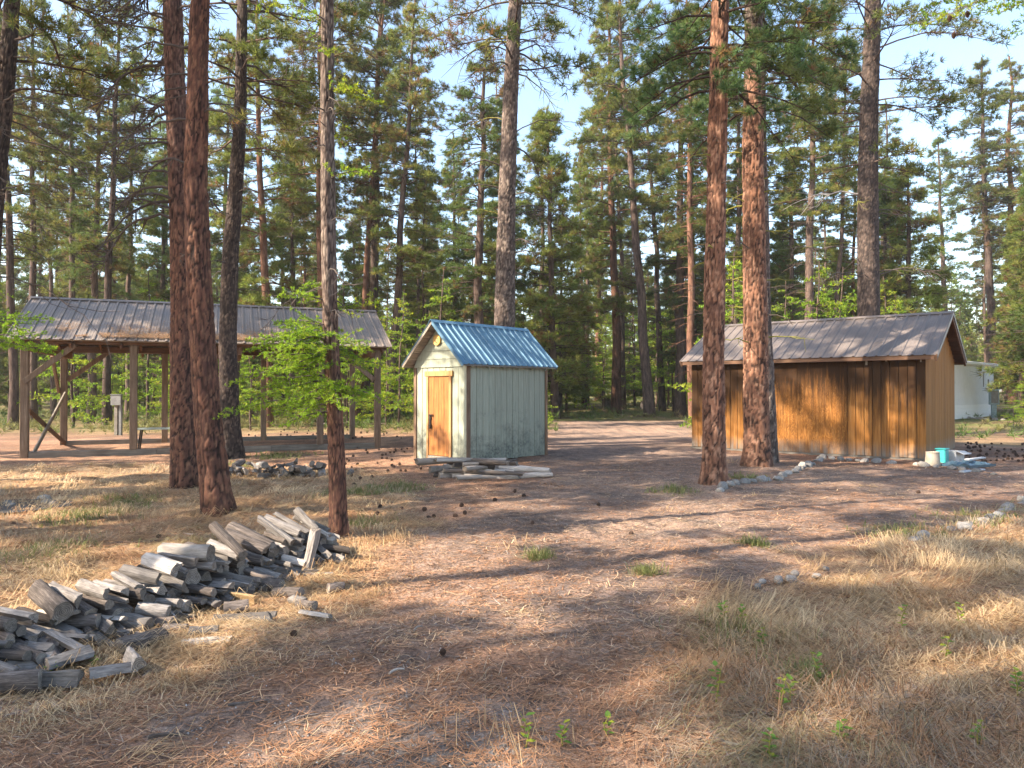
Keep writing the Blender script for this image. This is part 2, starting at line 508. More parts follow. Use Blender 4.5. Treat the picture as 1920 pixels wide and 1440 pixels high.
def sage_mat(name, worn):
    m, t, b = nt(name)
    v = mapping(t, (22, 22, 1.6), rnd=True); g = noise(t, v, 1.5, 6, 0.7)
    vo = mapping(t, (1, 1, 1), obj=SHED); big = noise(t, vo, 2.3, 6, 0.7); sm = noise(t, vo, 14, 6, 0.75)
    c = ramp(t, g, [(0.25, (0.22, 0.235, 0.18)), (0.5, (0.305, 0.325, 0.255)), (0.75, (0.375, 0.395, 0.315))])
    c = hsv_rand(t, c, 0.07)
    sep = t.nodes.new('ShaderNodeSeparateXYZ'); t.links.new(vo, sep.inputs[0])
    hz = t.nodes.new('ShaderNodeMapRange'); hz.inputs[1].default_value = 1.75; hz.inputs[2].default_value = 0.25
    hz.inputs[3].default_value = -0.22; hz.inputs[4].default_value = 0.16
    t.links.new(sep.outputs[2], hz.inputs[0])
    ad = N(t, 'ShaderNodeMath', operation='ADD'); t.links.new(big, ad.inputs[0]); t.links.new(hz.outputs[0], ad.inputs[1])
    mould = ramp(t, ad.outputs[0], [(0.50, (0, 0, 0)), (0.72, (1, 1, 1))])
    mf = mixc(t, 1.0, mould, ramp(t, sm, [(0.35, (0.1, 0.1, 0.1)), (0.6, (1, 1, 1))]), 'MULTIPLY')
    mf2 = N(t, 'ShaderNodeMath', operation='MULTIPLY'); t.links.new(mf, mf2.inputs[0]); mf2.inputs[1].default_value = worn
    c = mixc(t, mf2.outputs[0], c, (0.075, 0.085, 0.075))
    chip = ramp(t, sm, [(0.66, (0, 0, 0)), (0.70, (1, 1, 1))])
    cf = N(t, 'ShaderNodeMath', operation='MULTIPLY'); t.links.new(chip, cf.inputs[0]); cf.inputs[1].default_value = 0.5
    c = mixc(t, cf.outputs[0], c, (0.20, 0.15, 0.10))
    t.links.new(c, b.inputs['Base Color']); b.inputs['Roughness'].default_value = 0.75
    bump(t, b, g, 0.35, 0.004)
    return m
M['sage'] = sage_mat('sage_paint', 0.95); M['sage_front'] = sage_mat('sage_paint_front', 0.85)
M['trim'] = wood('weathered_trim', (0.09, 0.05, 0.03), (0.20, 0.12, 0.07), (0.32, 0.22, 0.14))
M['door'] = wood('orange_door', (0.17, 0.058, 0.012), (0.34, 0.13, 0.027), (0.45, 0.20, 0.05), rnd=0.06, rough=0.6, bs=0.25)
M['doortrim'] = wood('orange_trim', (0.26, 0.13, 0.05), (0.42, 0.23, 0.09), (0.52, 0.31, 0.14), rnd=0.1)
M['iron'] = plain('rusty_iron', (0.045, 0.035, 0.03), 0.6, 0.5)
SW, SL, TN = 1.80, 2.85, 0.983
ZR = 3.27
zwall = lambda y: ZR - .07 - TN * abs(y - SW / 2)
MB().box(.03, SL - .03, .03, SW - .03, .04, 2.3).build('wall_core', M['roof_under'], SHED)
rs = random.Random(11)
def plank_row(root, axis, a0, a1, w, face, z0, ztop, mat, outward, th=.02, gap=.011, jit=.003, name='plank'):
    n = max(1, round((a1 - a0) / w)); w = (a1 - a0) / n
    for i in range(n):
        u0 = a0 + i * w + gap / 2; u1 = a0 + (i + 1) * w - gap / 2
        d = rs.uniform(-jit, jit); zt = ztop((u0 + u1) / 2) if callable(ztop) else ztop
        f0, f1 = (face, face + outward * (th + d)) if outward > 0 else (face - th - d, face)
        q = MB()
        if axis == 'x': q.box(u0, u1, f0, f1, z0 + rs.uniform(-.006, .006), zt, .003)
        else: q.box(f0, f1, u0, u1, z0 + rs.uniform(-.006, .006), zt, .003)
        q.build(name, mat, root)
plank_row(SHED, 'x', .10, SL - .07, .205, 0.02, .03, 2.34, M['sage'], -1)
plank_row(SHED, 'x', .10, SL - .07, .205, SW - .02, .03, 2.34, M['sage'], 1)
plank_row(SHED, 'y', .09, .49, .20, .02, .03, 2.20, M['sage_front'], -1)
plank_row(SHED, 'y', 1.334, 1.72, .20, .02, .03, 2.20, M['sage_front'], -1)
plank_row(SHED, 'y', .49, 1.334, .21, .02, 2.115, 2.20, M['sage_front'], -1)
plank_row(SHED, 'y', .09, 1.72, .205, SL - .02, .03, 2.3, M['sage'], 1)
zb = 2.205
for k in range(5):                                     # lap boards in both gables
    z0, z1 = zb + k * .19, zb + (k + 1) * .19 - .004
    for xx, s in ((.015, -1), (SL - .015, 1)):
        def hw(z): return max(0.02, min(SW / 2 + .0, (ZR - .075 - z) / TN))
        za = min(z1, ZR - .1); 
        if z0 > za: continue
        h0, h1 = hw(z0), hw(za)
        poly = [(xx, SW / 2 - h0, z0), (xx, SW / 2 + h0, z0), (xx, SW / 2 + h1, za), (xx, SW / 2 - h1, za)]
        q = MB().prism(poly, (s * .028, 0, 0))
        q.v = [(p[0] + (s * .012 if p[2] < z0 + .01 and abs(p[0] - xx) > .01 else 0), p[1], p[2]) for p in q.v]
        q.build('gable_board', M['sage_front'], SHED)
for (yy, s) in ((0, -1), (SW, 1)):                      # corner trims
    MB().box(-.022, .095, yy + (-.006 if s < 0 else -.016), yy + (.016 if s < 0 else .006), .0, 2.30, .004).build('corner_trim', M['trim'], SHED, (0, s * .012, 0))
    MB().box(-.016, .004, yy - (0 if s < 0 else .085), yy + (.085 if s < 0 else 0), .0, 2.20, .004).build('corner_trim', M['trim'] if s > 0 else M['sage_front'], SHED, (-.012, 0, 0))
    MB().box(SL - .07, SL + .02, yy - .012, yy + .012, .0, 2.30, .004).build('corner_trim', M['trim'], SHED, (0, s * .012, 0))
# door
DOOR = MB().box(-.012, .012, .565, 1.262, .13, 1.985, .004).build('door', M['door'], SHED)
for k in range(4):
    y0 = .568 + k * .173
    MB().box(-.026, -.0125, y0 + .003, y0 + .170, .135, 1.98, .003).build('plank', M['door'], DOOR)
hd = MB().box(-.055, -.026, 1.16, 1.235, .98, 1.03).box(-.075, -.05, 1.10, 1.21, 1.075, 1.10).box(-.06, -.026, 1.175, 1.215, .82, 1.09)
hd.box(-.085, -.03, 1.15, 1.205, .76, .86, .006)
hd.build('latch', M['iron'], DOOR)
for (y0, y1) in ((.49, .562), (1.264, 1.334)): MB().box(-.045, .0, y0, y1, .06, 1.99, .004).build('door_jamb', M['doortrim'], SHED)
MB().box(-.055, .0, .44, 1.385, 1.992, 2.112, .004).build('door_header', M['doortrim'], SHED)
MB().box(-.07, .02, .562, 1.262, .05, .125, .006).build('door_sill', M['skid'], SHED)
# round slice of log nailed in the gable
def slice_mat():
    m, t, b = nt('log_slice_end')
    v = mapping(t); w = N(t, 'ShaderNodeTexWave', wave_type='RINGS', rings_direction='X'); w.inputs['Scale'].default_value = 14
    w.inputs['Distortion'].default_value = 3; t.links.new(v, w.inputs['Vector'])
    t.links.new(ramp(t, w.outputs['Fac'], [(0.2, (0.50, 0.27, 0.06)), (0.6, (0.62, 0.40, 0.12)), (0.9, (0.66, 0.47, 0.18))]), b.inputs['Base Color'])
    b.inputs['Roughness'].default_value = 0.7
    return m
pl = MB().lathe([(.02, 0), (.115, .0), (.125, .006), (.125, .04)], 24)
pl.v = [(-(p[2]), p[1] * (1 + .04 * math.sin(5 * math.atan2(p[1], p[0]))), p[0]) for p in pl.v]
slice_o = pl.build('log_slice', slice_mat(), SHED, (-.03, .955, 2.84))
for (dy, dz) in ((-.03, .03), (.03, -.02), (.0, -.05)):
    MB().box(-.047, -.0405, dy - .022, dy + .022, dz - .012, dz + .012, .003).build('carved_mark', M['trim'], slice_o)
rf, th, S = gable_roof(SHED, SL, SW, ZR, TN, .133, .29, M['roof_blue'], .203, .036, .028, .10)
for s in (-1, 1):
    for i, x in enumerate((-.27, SL + .255)):           # barge boards and soffit boards
        a = (x, SW / 2, ZR - .035); c = (x, SW / 2 + s * S * math.cos(th), ZR - .035 - S * math.sin(th))
        MB().beam(a, c, .02, .055).build('barge_board', M['roof_blue'] if s < 0 else M['board'], SHED)
    for k in range(6):
        u0, u1 = k / 6 * S + .008, (k + 1) / 6 * S - .008
        a = (-.255, SW / 2 + s * (u0 + u1) / 2 * math.cos(th), ZR - .045 - (u0 + u1) / 2 * math.sin(th))
        c = (SL + .24, a[1], a[2])
        MB().beam(a, c, u1 - u0, .016, up=(0, s * math.sin(th), math.cos(th))).build('roof_board', M['board'], rf).location = (0, -SW / 2, -ZR)
for k in range(6):
    x = .12 + k * .52
    for s in (-1, 1):
        yy = SW / 2 + s * (S - .06) * math.cos(th)
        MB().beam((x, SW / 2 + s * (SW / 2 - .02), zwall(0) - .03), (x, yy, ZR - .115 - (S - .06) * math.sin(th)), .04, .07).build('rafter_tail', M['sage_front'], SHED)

# ------------------------------------------------------------------ long brown shed
bx, by = gpx(1736, 864)
BW, BL = 4.3, 5.89
ox, oy = bx + .633 * BW, by + .774 * BW
BARN = empty('storage_shed', (ox, oy, -.01), math.atan2(.633, -.774))
tag(BARN, 'long brown-stained wooden shed with taupe ribbed metal roof beside stone edging', 'shed')
def brown_mat(name, mode):
    m, t, b = nt(name)
    v = mapping(t, (16, 16, 0.9), rnd=True); g = noise(t, v, 1.6, 6, 0.7)
    vo = mapping(t, (1, 1, 1), obj=BARN)
    vs = mapping(t, (7, 7, 0.45), obj=BARN); str_ = noise(t, vs, 1.3, 6, 0.7)
    big = noise(t, vo, 1.1, 4, 0.6)
    gold = ramp(t, g, [(0.3, (0.16, 0.062, 0.014)), (0.5, (0.28, 0.122, 0.032)), (0.72, (0.40, 0.20, 0.066))])
    if mode == 'ply':
        w = N(t, 'ShaderNodeTexNoise'); w.inputs['Scale'].default_value = 1.0; w.inputs['Detail'].default_value = 3
        w.inputs['Distortion'].default_value = 2.2
        vp = mapping(t, (5, 5, 0.9), obj=BARN); t.links.new(vp, w.inputs['Vector'])
        wv = N(t, 'ShaderNodeMath', operation='SINE'); mm = N(t, 'ShaderNodeMath', operation='MULTIPLY'); mm.inputs[1].default_value = 70
        t.links.new(w.outputs['Fac'], mm.inputs[0]); t.links.new(mm.outputs[0], wv.inputs[0])
        gold = mixc(t, 0.55, gold, ramp(t, wv.outputs[0], [(0.0, (0.45, 0.40, 0.36)), (0.6, (1.1, 1.05, 1)), (1.0, (1.35, 1.3, 1.2))]), 'MULTIPLY')
    if mode == 'end': gold = mixc(t, 0.45, gold, (0.25, 0.13, 0.045))
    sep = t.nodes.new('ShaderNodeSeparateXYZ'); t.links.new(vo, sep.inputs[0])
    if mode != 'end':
        # old stain at both ends, stain and painted eave shade up top, washed out below
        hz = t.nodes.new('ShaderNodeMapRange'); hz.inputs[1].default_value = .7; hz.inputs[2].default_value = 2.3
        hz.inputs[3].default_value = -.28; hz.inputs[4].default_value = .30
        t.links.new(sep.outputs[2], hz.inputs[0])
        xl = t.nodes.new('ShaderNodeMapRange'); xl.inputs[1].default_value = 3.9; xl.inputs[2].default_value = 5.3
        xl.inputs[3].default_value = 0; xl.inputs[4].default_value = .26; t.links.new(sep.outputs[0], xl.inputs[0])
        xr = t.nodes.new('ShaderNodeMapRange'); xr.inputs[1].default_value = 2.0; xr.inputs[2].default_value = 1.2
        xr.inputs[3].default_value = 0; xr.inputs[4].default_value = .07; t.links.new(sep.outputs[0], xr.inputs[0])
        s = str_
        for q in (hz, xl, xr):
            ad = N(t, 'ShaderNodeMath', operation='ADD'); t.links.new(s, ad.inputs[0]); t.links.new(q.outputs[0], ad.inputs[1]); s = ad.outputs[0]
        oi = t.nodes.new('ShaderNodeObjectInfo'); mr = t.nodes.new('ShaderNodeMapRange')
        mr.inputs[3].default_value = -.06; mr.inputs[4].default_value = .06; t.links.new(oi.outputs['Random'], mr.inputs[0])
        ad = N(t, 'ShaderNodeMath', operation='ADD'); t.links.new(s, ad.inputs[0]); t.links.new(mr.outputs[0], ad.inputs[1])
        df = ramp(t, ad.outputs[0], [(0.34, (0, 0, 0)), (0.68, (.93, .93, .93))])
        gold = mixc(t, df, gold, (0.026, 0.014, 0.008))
    # grey splash band along the foot
    fz = t.nodes.new('ShaderNodeMapRange'); fz.inputs[1].default_value = .42; fz.inputs[2].default_value = .10
    fz.inputs[3].default_value = 0; fz.inputs[4].default_value = 1.0; t.links.new(sep.outputs[2], fz.inputs[0])
    mu = N(t, 'ShaderNodeMath', operation='MULTIPLY'); t.links.new(fz.outputs[0], mu.inputs[0]); t.links.new(ramp(t, str_, [(0.35, (.1, .1, .1)), (0.6, (1, 1, 1))]), mu.inputs[1])
    if mode == 'end': mu.inputs[1].default_value = .2
    gold = mixc(t, mu.outputs[0], gold, (0.21, 0.19, 0.165))
    gold = hsv_rand(t, gold, 0.10)
    t.links.new(gold, b.inputs['Base Color']); b.inputs['Roughness'].default_value = 0.85; b.inputs['Specular IOR Level'].default_value = .15
    bump(t, b, g, 0.35, 0.004)
    return m
M['brown'] = brown_mat('brown_stain_shade', 'board'); M['brown_ply'] = brown_mat('brown_plywood', 'ply'); M['brown_end'] = brown_mat('golden_boards', 'end')
BZR, BTN = 3.66, 0.50
MB().box(.04, BL - .04, .04, BW - .04, .02, 2.55).build('wall_core', M['roof_under'], BARN)
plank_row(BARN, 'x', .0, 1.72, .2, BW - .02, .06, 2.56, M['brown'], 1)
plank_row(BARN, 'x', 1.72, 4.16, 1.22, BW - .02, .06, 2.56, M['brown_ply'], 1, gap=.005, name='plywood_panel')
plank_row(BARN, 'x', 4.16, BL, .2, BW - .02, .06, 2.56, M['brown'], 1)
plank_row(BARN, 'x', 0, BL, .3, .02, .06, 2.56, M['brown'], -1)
for k in range(6): MB().box(1.95 + k * .4, 1.957 + k * .4, BW - .002, BW + .0035, .06, 2.5).build('groove_batten', M['brown_ply'], BARN)
bz = lambda y: BZR - .10 - BTN * abs(y - BW / 2)
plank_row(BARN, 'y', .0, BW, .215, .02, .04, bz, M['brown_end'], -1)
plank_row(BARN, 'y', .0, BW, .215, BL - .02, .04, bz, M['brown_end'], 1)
MB().box(-.02, BL + .02, BW - .04, BW + .035, .0, .055).build('sill_plank', M['skid'], BARN)
brf, bth, bS = gable_roof(BARN, BL, BW, BZR, BTN, .20, .27, M['roof_brown'], .262, .045, .022, .14)
for s in (-1, 1):
    for x in (-.235, BL + .235):
        a = (x, BW / 2, BZR - .085); c = (x, BW / 2 + s * (bS - .01) * math.cos(bth), BZR - .085 - (bS - .01) * math.sin(bth))
        MB().beam(a, c, .045, .15).build('barge_board', M['roof_under'] if False else M['beam'], BARN)
    for x in (-.269, BL + .269):
        a = (x, BW / 2, BZR - .028); c = (x, BW / 2 + s * bS * math.cos(bth), BZR - .028 - bS * math.sin(bth))
        MB().beam(a, c, .02, .075).build('rake_trim', M['roof_brown'], brf).location = (0, -BW / 2, -BZR)
    for k in range(9):
        u0, u1 = k / 9 * (bS - .03) + .005, (k + 1) / 9 * (bS - .03) - .005
        y = BW / 2 + s * (u0 + u1) / 2 * math.cos(bth); z = BZR - .022 - (u0 + u1) / 2 * math.sin(bth)
        MB().beam((-.21, y, z), (BL + .21, y, z), u1 - u0, .016, up=(0, s * math.sin(bth), math.cos(bth))).build('roof_board', M['beam'], brf).location = (0, -BW / 2, -BZR)
    yy = BW / 2 + s * (bS - .035) * math.cos(bth); zz = BZR - .075 - (bS - .035) * math.sin(bth)
    MB().beam((-.20, yy, zz), (BL + .20, yy, zz), .025, .09).build('fascia', M['beam'], BARN)
# pale scars where fittings were torn off the wall
for (u, z, w, h) in ((1.28, 2.28, .05, .12), (.84, 2.36, .045, .07), (.10, 2.33, .03, .13)):
    MB().box(u - w / 2, u + w / 2, BW + .004, BW + .008, z, z + h, .002).build('torn_patch', M['board'], BARN)

# ------------------------------------------------------------------ open pole shelter
px0, py0 = gpx(46.5, 859)
PL, PW = 8.6, 4.5
PAV = empty('pole_shelter', (px0, py0, 0.0), math.atan2(.367, .93))
tag(PAV, 'open post-and-beam shelter with long taupe metal roof littered with needles', 'shelter')
PZR, PTN = 4.17, 0.495
PTS = (0.0, 2.36, 4.75, 7.0, 8.6)
for i, t_ in enumerate(PTS):
    MB().box(t_ - .085, t_ + .085, -.085, .085, -.03 if i in (0, 4) else .15, 2.80, .008).build('post', M['post'], PAV)
for i, t_ in enumerate((0.0, 2.75, 5.7, 8.6)):
    MB().box(t_ - .085, t_ + .085, PW - .085, PW + .085, -.03, 2.80, .008).build('post', M['post'], PAV)
for (a, c) in ((.09, 2.9), (2.905, 5.7), (5.705, 8.51)):
    MB().box(a, c, -.07, .07, -.03, .15, .008).build('skid_beam', M['skid'], PAV)
    MB().box(a, c, PW - .07, PW + .07, -.03, .13, .008).build('skid_beam', M['skid'], PAV)
for y in (0, PW):
    MB().box(-.25, PL + .25, y - .10, y + .10, 2.802, 2.99, .008).build('plate_beam', M['beam'], PAV)
MB().box(-.06, .06, -.1, PW + .1, 2.60, 2.798, .006).build('tie_beam', M['beam'], PAV, (.15, 0, 0))
MB().box(-.06, .06, -.1, PW + .1, 2.60, 2.798, .006).build('tie_beam', M['beam'], PAV, (PL - .15, 0, 0))
MB().box(-.06, .06, -.1, PW + .1, 2.60, 2.798, .006).build('tie_beam', M['beam'], PAV, (PL / 2 + .6, 0, 0))
for (a, c) in (((0, -.13, 1.85), (1.08, -.13, 2.78)), ((.09, PW, 1.95), (1.15, PW, 2.80)), ((-.12, PW - .05, 1.6), (-.12, PW - 1.0, 2.66)),
               ((8.5, PW, 1.95), (7.5, PW, 2.80)), ((8.51, .0, 1.95), (7.5, 0, 2.80))):
    MB().beam(a, c, .07, .13, .006).build('brace', M['post'], PAV)
MB().beam((.14, .10, .04), (.14, 3.9, 1.55), .035, .13).build('leaning_board', M['board'], PAV)
MB().beam((.07, PW - .12, .05), (.07, .12, 1.15), .04, .12).build('cross_brace', M['beam'], PAV)
prf, pth, pS = gable_roof(PAV, PL, PW, PZR, PTN, .33, .36, M['roof_taupe'], .232, .040, .024, .14)
rafters(PAV, [-.1 + k * 1.1 for k in range(9)], PW, PZR, pth, pS, .05, .12, M['beam'], .17)
for s in (-1, 1):
    for k in range(6):
        u = .15 + k * (pS - .3) / 5
        y = PW / 2 + s * u * math.cos(pth); z = PZR - .055 - u * math.sin(pth)
        MB().beam((-.3, y, z), (PL + .3, y, z), .09, .035, up=(0, s * math.sin(pth), math.cos(pth))).build('purlin', M['board'], prf).location = (0, -PW / 2, -PZR)
    for x in (-.34, PL + .34):
        a = (x, PW / 2, PZR - .04); c = (x, PW / 2 + s * pS * math.cos(pth), PZR - .04 - pS * math.sin(pth))
        MB().beam(a, c, .02, .09).build('rake_trim', M['roof_taupe'], prf).location = (0, -PW / 2, -PZR)

def rot2(root, x, y):
    p = root.matrix_basis @ Vector((x, y, 0)); return p.x, p.y

# needles drifted on the shelter roof
rn = np.random.default_rng(4)
n = 9000
u = rn.uniform(0, 1, n) ** 0.6; xx = rn.uniform(.6, 6.6, n); sd = (pS - .08) - rn.exponential(.28, n) - .05
keep = (sd > 1.0) & (fbm(xx * 1.3, sd * 2.0, 9) + 0.25 * np.exp(-((xx - 2.3) / 1.0) ** 2) > 0.52)
xx, sd = xx[keep], sd[keep]; n = len(xx)
ang = rn.uniform(0, 6.28, n); ln = rn.uniform(.05, .11, n); wd = .006
cx_, sn_ = np.cos(ang), np.sin(ang)
base = np.stack([xx, -sd, np.full(n, .028) + rn.uniform(0, .03, n)], 1)
d = np.stack([cx_, sn_, rn.uniform(-.1, .25, n)], 1) * ln[:, None]; w_ = np.stack([-sn_, cx_, 0 * cx_], 1) * wd
V = np.stack([base - w_, base + w_, base + d], 1).reshape(-1, 3)
cR = np.repeat(np.array([(0.30, 0.17, 0.09), (0.22, 0.12, 0.07), (0.36, 0.24, 0.14)])[rn.integers(0, 3, n)], 3, 0)
th_ = pth
V2 = np.stack([V[:, 0], PW / 2 + V[:, 1] * math.cos(th_) - V[:, 2] * math.sin(th_), PZR + V[:, 1] * math.sin(th_) + V[:, 2] * math.cos(th_)], 1)
nl = link('needle_litter', fastmesh('needle_litter', V2, np.arange(3 * n).reshape(-1, 3), M['litter'], col=cR), None)
nl.location = PAV.location; nl.rotation_euler = PAV.rotation_euler
tag(nl, 'brown drift of pine needles lying on the shelter roof', 'needles', kind='stuff')

# bench-table under the shelter
M['tabletop'] = plain('green_white_top', (0.50, 0.55, 0.48), 0.5)
tx, ty = rot2(PAV, 2.95, 1.0)
TB = tag(empty('folding_table', (tx, ty, 0), math.atan2(.367, .93)), 'low narrow table with pale top and dark bent legs under the shelter', 'table')
MB().box(-.62, .62, -.28, .28, .60, .635, .006).build('tabletop', M['tabletop'], TB)
for s in (-1, 1):
    q = MB()
    for y in (-.22, .22): q.beam((s * .50, y, .60), (s * .57, y, -.01), .035, .035)
    q.beam((s * .565, -.22, .05), (s * .565, .22, .05), .03, .03)
    q.build('leg', M['iron'], TB)

# meter post behind the shelter
mx, my = gpx(224, 816)
MP = tag(empty('meter_post', (mx, my, gz(mx, my))), 'grey metal meter box on a post behind the open shelter', 'utility post')
M['galv'] = plain('galvanised', (0.17, 0.17, 0.17), 0.5, 0.5)
MB().box(-.16, -.04, -.06, .06, -.05, 1.25, .006).build('post', M['skid'], MP)
MB().box(.0, .10, -.05, .05, -.05, 1.15, .01).build('conduit', M['galv'], MP)
bxm = MB().box(-.22, .16, -.2, -.065, 1.10, 1.48, .012).build('meter_box', M['galv'], MP)
MB().box(-.24, .18, -.22, -.05, 1.485, 1.51, .004).build('lid', M['galv'], bxm)

# ------------------------------------------------------------------ white house beyond the brown shed
M['white'] = plain('white_siding', (0.70, 0.71, 0.72), 0.6, var=.05, scale=3, rnd=.02)
M['whitetrim'] = plain('white_trim', (0.80, 0.80, 0.80), 0.5, var=.03, rnd=0)
M['glass'] = plain('window_glass', (0.03, 0.04, 0.05), 0.08, 0.0, var=.1, rnd=0)
M['steelblue'] = plain('blue_grey_metal', (0.22, 0.30, 0.34), 0.5, 0.2)
hx, hy = (1862 - CX) / F * 44.0, 44.0
HS = empty('mobile_home', (hx, hy, gz(hx, hy) - .05), math.atan2(-.68, -.73))     # local x runs from the far corner towards the camera side
tag(HS, 'white mobile home with narrow window partly hidden behind the brown shed', 'house')
HL, HW = 12.0, 4.2
MB().box(0.02, HL, -HW, -.02, .1, 3.0).build('wall_core', M['white'], HS)
for k in range(14): MB().box(k * .86 + .004, (k + 1) * .86 - .004, -.02, .012, .80, 3.0, .004).build('siding_panel', M['white'], HS)
for k in range(4): MB().box(0, HL, -.02, .02 + .008 * (k % 2), .02 + k * .19, .02 + k * .19 + .183, .004).build('skirt_board', M['whitetrim'], HS)
for k in range(5): MB().box(-.012, .02, -.84 * (k + 1) + .004, -.84 * k - .004, .1, 3.0).build('siding_panel', M['white'], HS)
MB().box(-.3, HL + .3, -HW - .3, .3, 3.05, 3.2, .02).build('roof', M['whitetrim'], HS)
MB().box(-.25, HL + .25, -HW - .2, .2, 3.0, 3.048).build('soffit', M['whitetrim'], HS)
wf = MB().box(1.98, 2.03, .0, .04, 1.75, 2.75).box(2.27, 2.32, .0, .04, 1.75, 2.75).box(2.03, 2.27, .0, .04, 2.70, 2.75).box(2.03, 2.27, .0, .04, 1.75, 1.80).build('window', M['whitetrim'], HS)
MB().box(2.03, 2.27, .013, .02, 1.80, 2.70).build('pane', M['glass'], wf)
MB().box(1.05, 1.20, .0, .05, 1.95, 2.25, .01).build('wall_vent', M['galv'], HS)
MB().box(.45, .60, .0, .10, .85, 1.1, .01).box(.50, .55, .02, .07, 1.1, 1.55).build('pipe_riser', M['iron'], HS)
MB().box(.0, .09, .0, .02, .8, 3.0).build('corner_trim', M['whitetrim'], HS, (0, .013, 0))
ex, ey = (1863 - CX) / F * 41.5, 41.5
EB = tag(empty('electric_pedestal', (ex, ey, gz(ex, ey)), -.3), 'blue-grey electrical cabinet on a post at the white house corner', 'cabinet')
MB().box(-.12, .12, -.10, .10, -.05, .75, .01).build('post', M['steelblue'], EB)
eb = MB().box(-.22, .24, -.16, .14, .752, 1.65, .015).build('cabinet_body', M['steelblue'], EB)
MB().box(-.17, .19, -.185, -.162, .85, 1.55, .008).build('door', M['galv'], eb)
# ------------------------------------------------------------------ tree building blocks
def tube(path, rad, nseg, closed_tip=True):
    """tapered tube round a polyline; returns verts, quads"""
    P = np.asarray(path, float); R = np.asarray(rad, float); n = len(P)
    T = np.gradient(P, axis=0); T /= np.linalg.norm(T, axis=1)[:, None] + 1e-9
    ref = np.array((0., 0, 1)) if abs(T[0][2]) < .8 else np.array((1., 0, 0))
    A = np.cross(T, ref); A /= np.linalg.norm(A, axis=1)[:, None] + 1e-9
    B = np.cross(T, A)
    a = np.linspace(0, 2 * np.pi, nseg, endpoint=False)
    V = P[:, None, :] + R[:, None, None] * (np.cos(a)[None, :, None] * A[:, None, :] + np.sin(a)[None, :, None] * B[:, None, :])
    i = np.arange(n - 1)[:, None] * nseg; j = np.arange(nseg)[None, :]; j2 = (j + 1) % nseg
    Q = np.stack([i + j, i + j2, i + nseg + j2, i + nseg + j], -1).reshape(-1, 4)
    return V.reshape(-1, 3), Q

class Geo:
    def __init__(s): s.V = []; s.Q = []; s.n = 0
    def add(s, V, Q): s.V.append(V); s.Q.append(Q + s.n); s.n += len(V)
    def arrays(s): return np.concatenate(s.V), np.concatenate(s.Q)

def tufts(rng, C, A, size, col, m, width, spread=1.0, base_gap=0.1, flat=0.0):
    """needle tufts: C centres, A axes, m single-triangle needles each"""
    n = len(C)
    D = rng.normal(size=(n, m, 3)) * spread + A[:, None, :]
    if flat: D[:, :, 2] *= (1 - flat)
    D /= np.linalg.norm(D, axis=2)[:, :, None] + 1e-9
    L = size[:, None] * rng.uniform(.65, 1.1, (n, m))
    W = np.cross(D, rng.normal(size=(n, m, 3))); W /= np.linalg.norm(W, axis=2)[:, :, None] + 1e-9
    W = W * (width * .5) * (size[:, None, None] / np.mean(size))
    b0 = C[:, None, :] + D * (L * base_gap)[:, :, None]
    tip = C[:, None, :] + D * L[:, :, None]
    V = np.stack([b0 - W, b0 + W, tip], 2).reshape(-1, 3)
    cc = col[:, None, :] * rng.uniform(.7, 1.3, (n, m, 1))
    cc = np.repeat(cc.reshape(-1, 3), 3, 0)
    return V, np.arange(len(V)).reshape(-1, 3), cc

PINE_C = np.array([(0.13, 0.165, 0.042), (0.155, 0.185, 0.044), (0.185, 0.195, 0.048), (0.105, 0.15, 0.044), (0.215, 0.20, 0.052)])
YOUNG_C = np.array([(0.165, 0.215, 0.044), (0.20, 0.23, 0.048), (0.235, 0.24, 0.055), (0.145, 0.20, 0.046)])
BLUE_C = np.array([(0.11, 0.165, 0.046), (0.13, 0.18, 0.046), (0.10, 0.15, 0.046), (0.175, 0.195, 0.048)])
LARCH_C = np.array([(0.24, 0.38, 0.03), (0.30, 0.42, 0.035), (0.20, 0.34, 0.035), (0.38, 0.44, 0.04)])
TOP_C = np.array([(0.10, 0.165, 0.06), (0.12, 0.185, 0.06), (0.085, 0.145, 0.058), (0.15, 0.18, 0.055)])
BROWN_C = np.array([(0.20, 0.11, 0.05), (0.17, 0.10, 0.045), (0.24, 0.15, 0.06)])

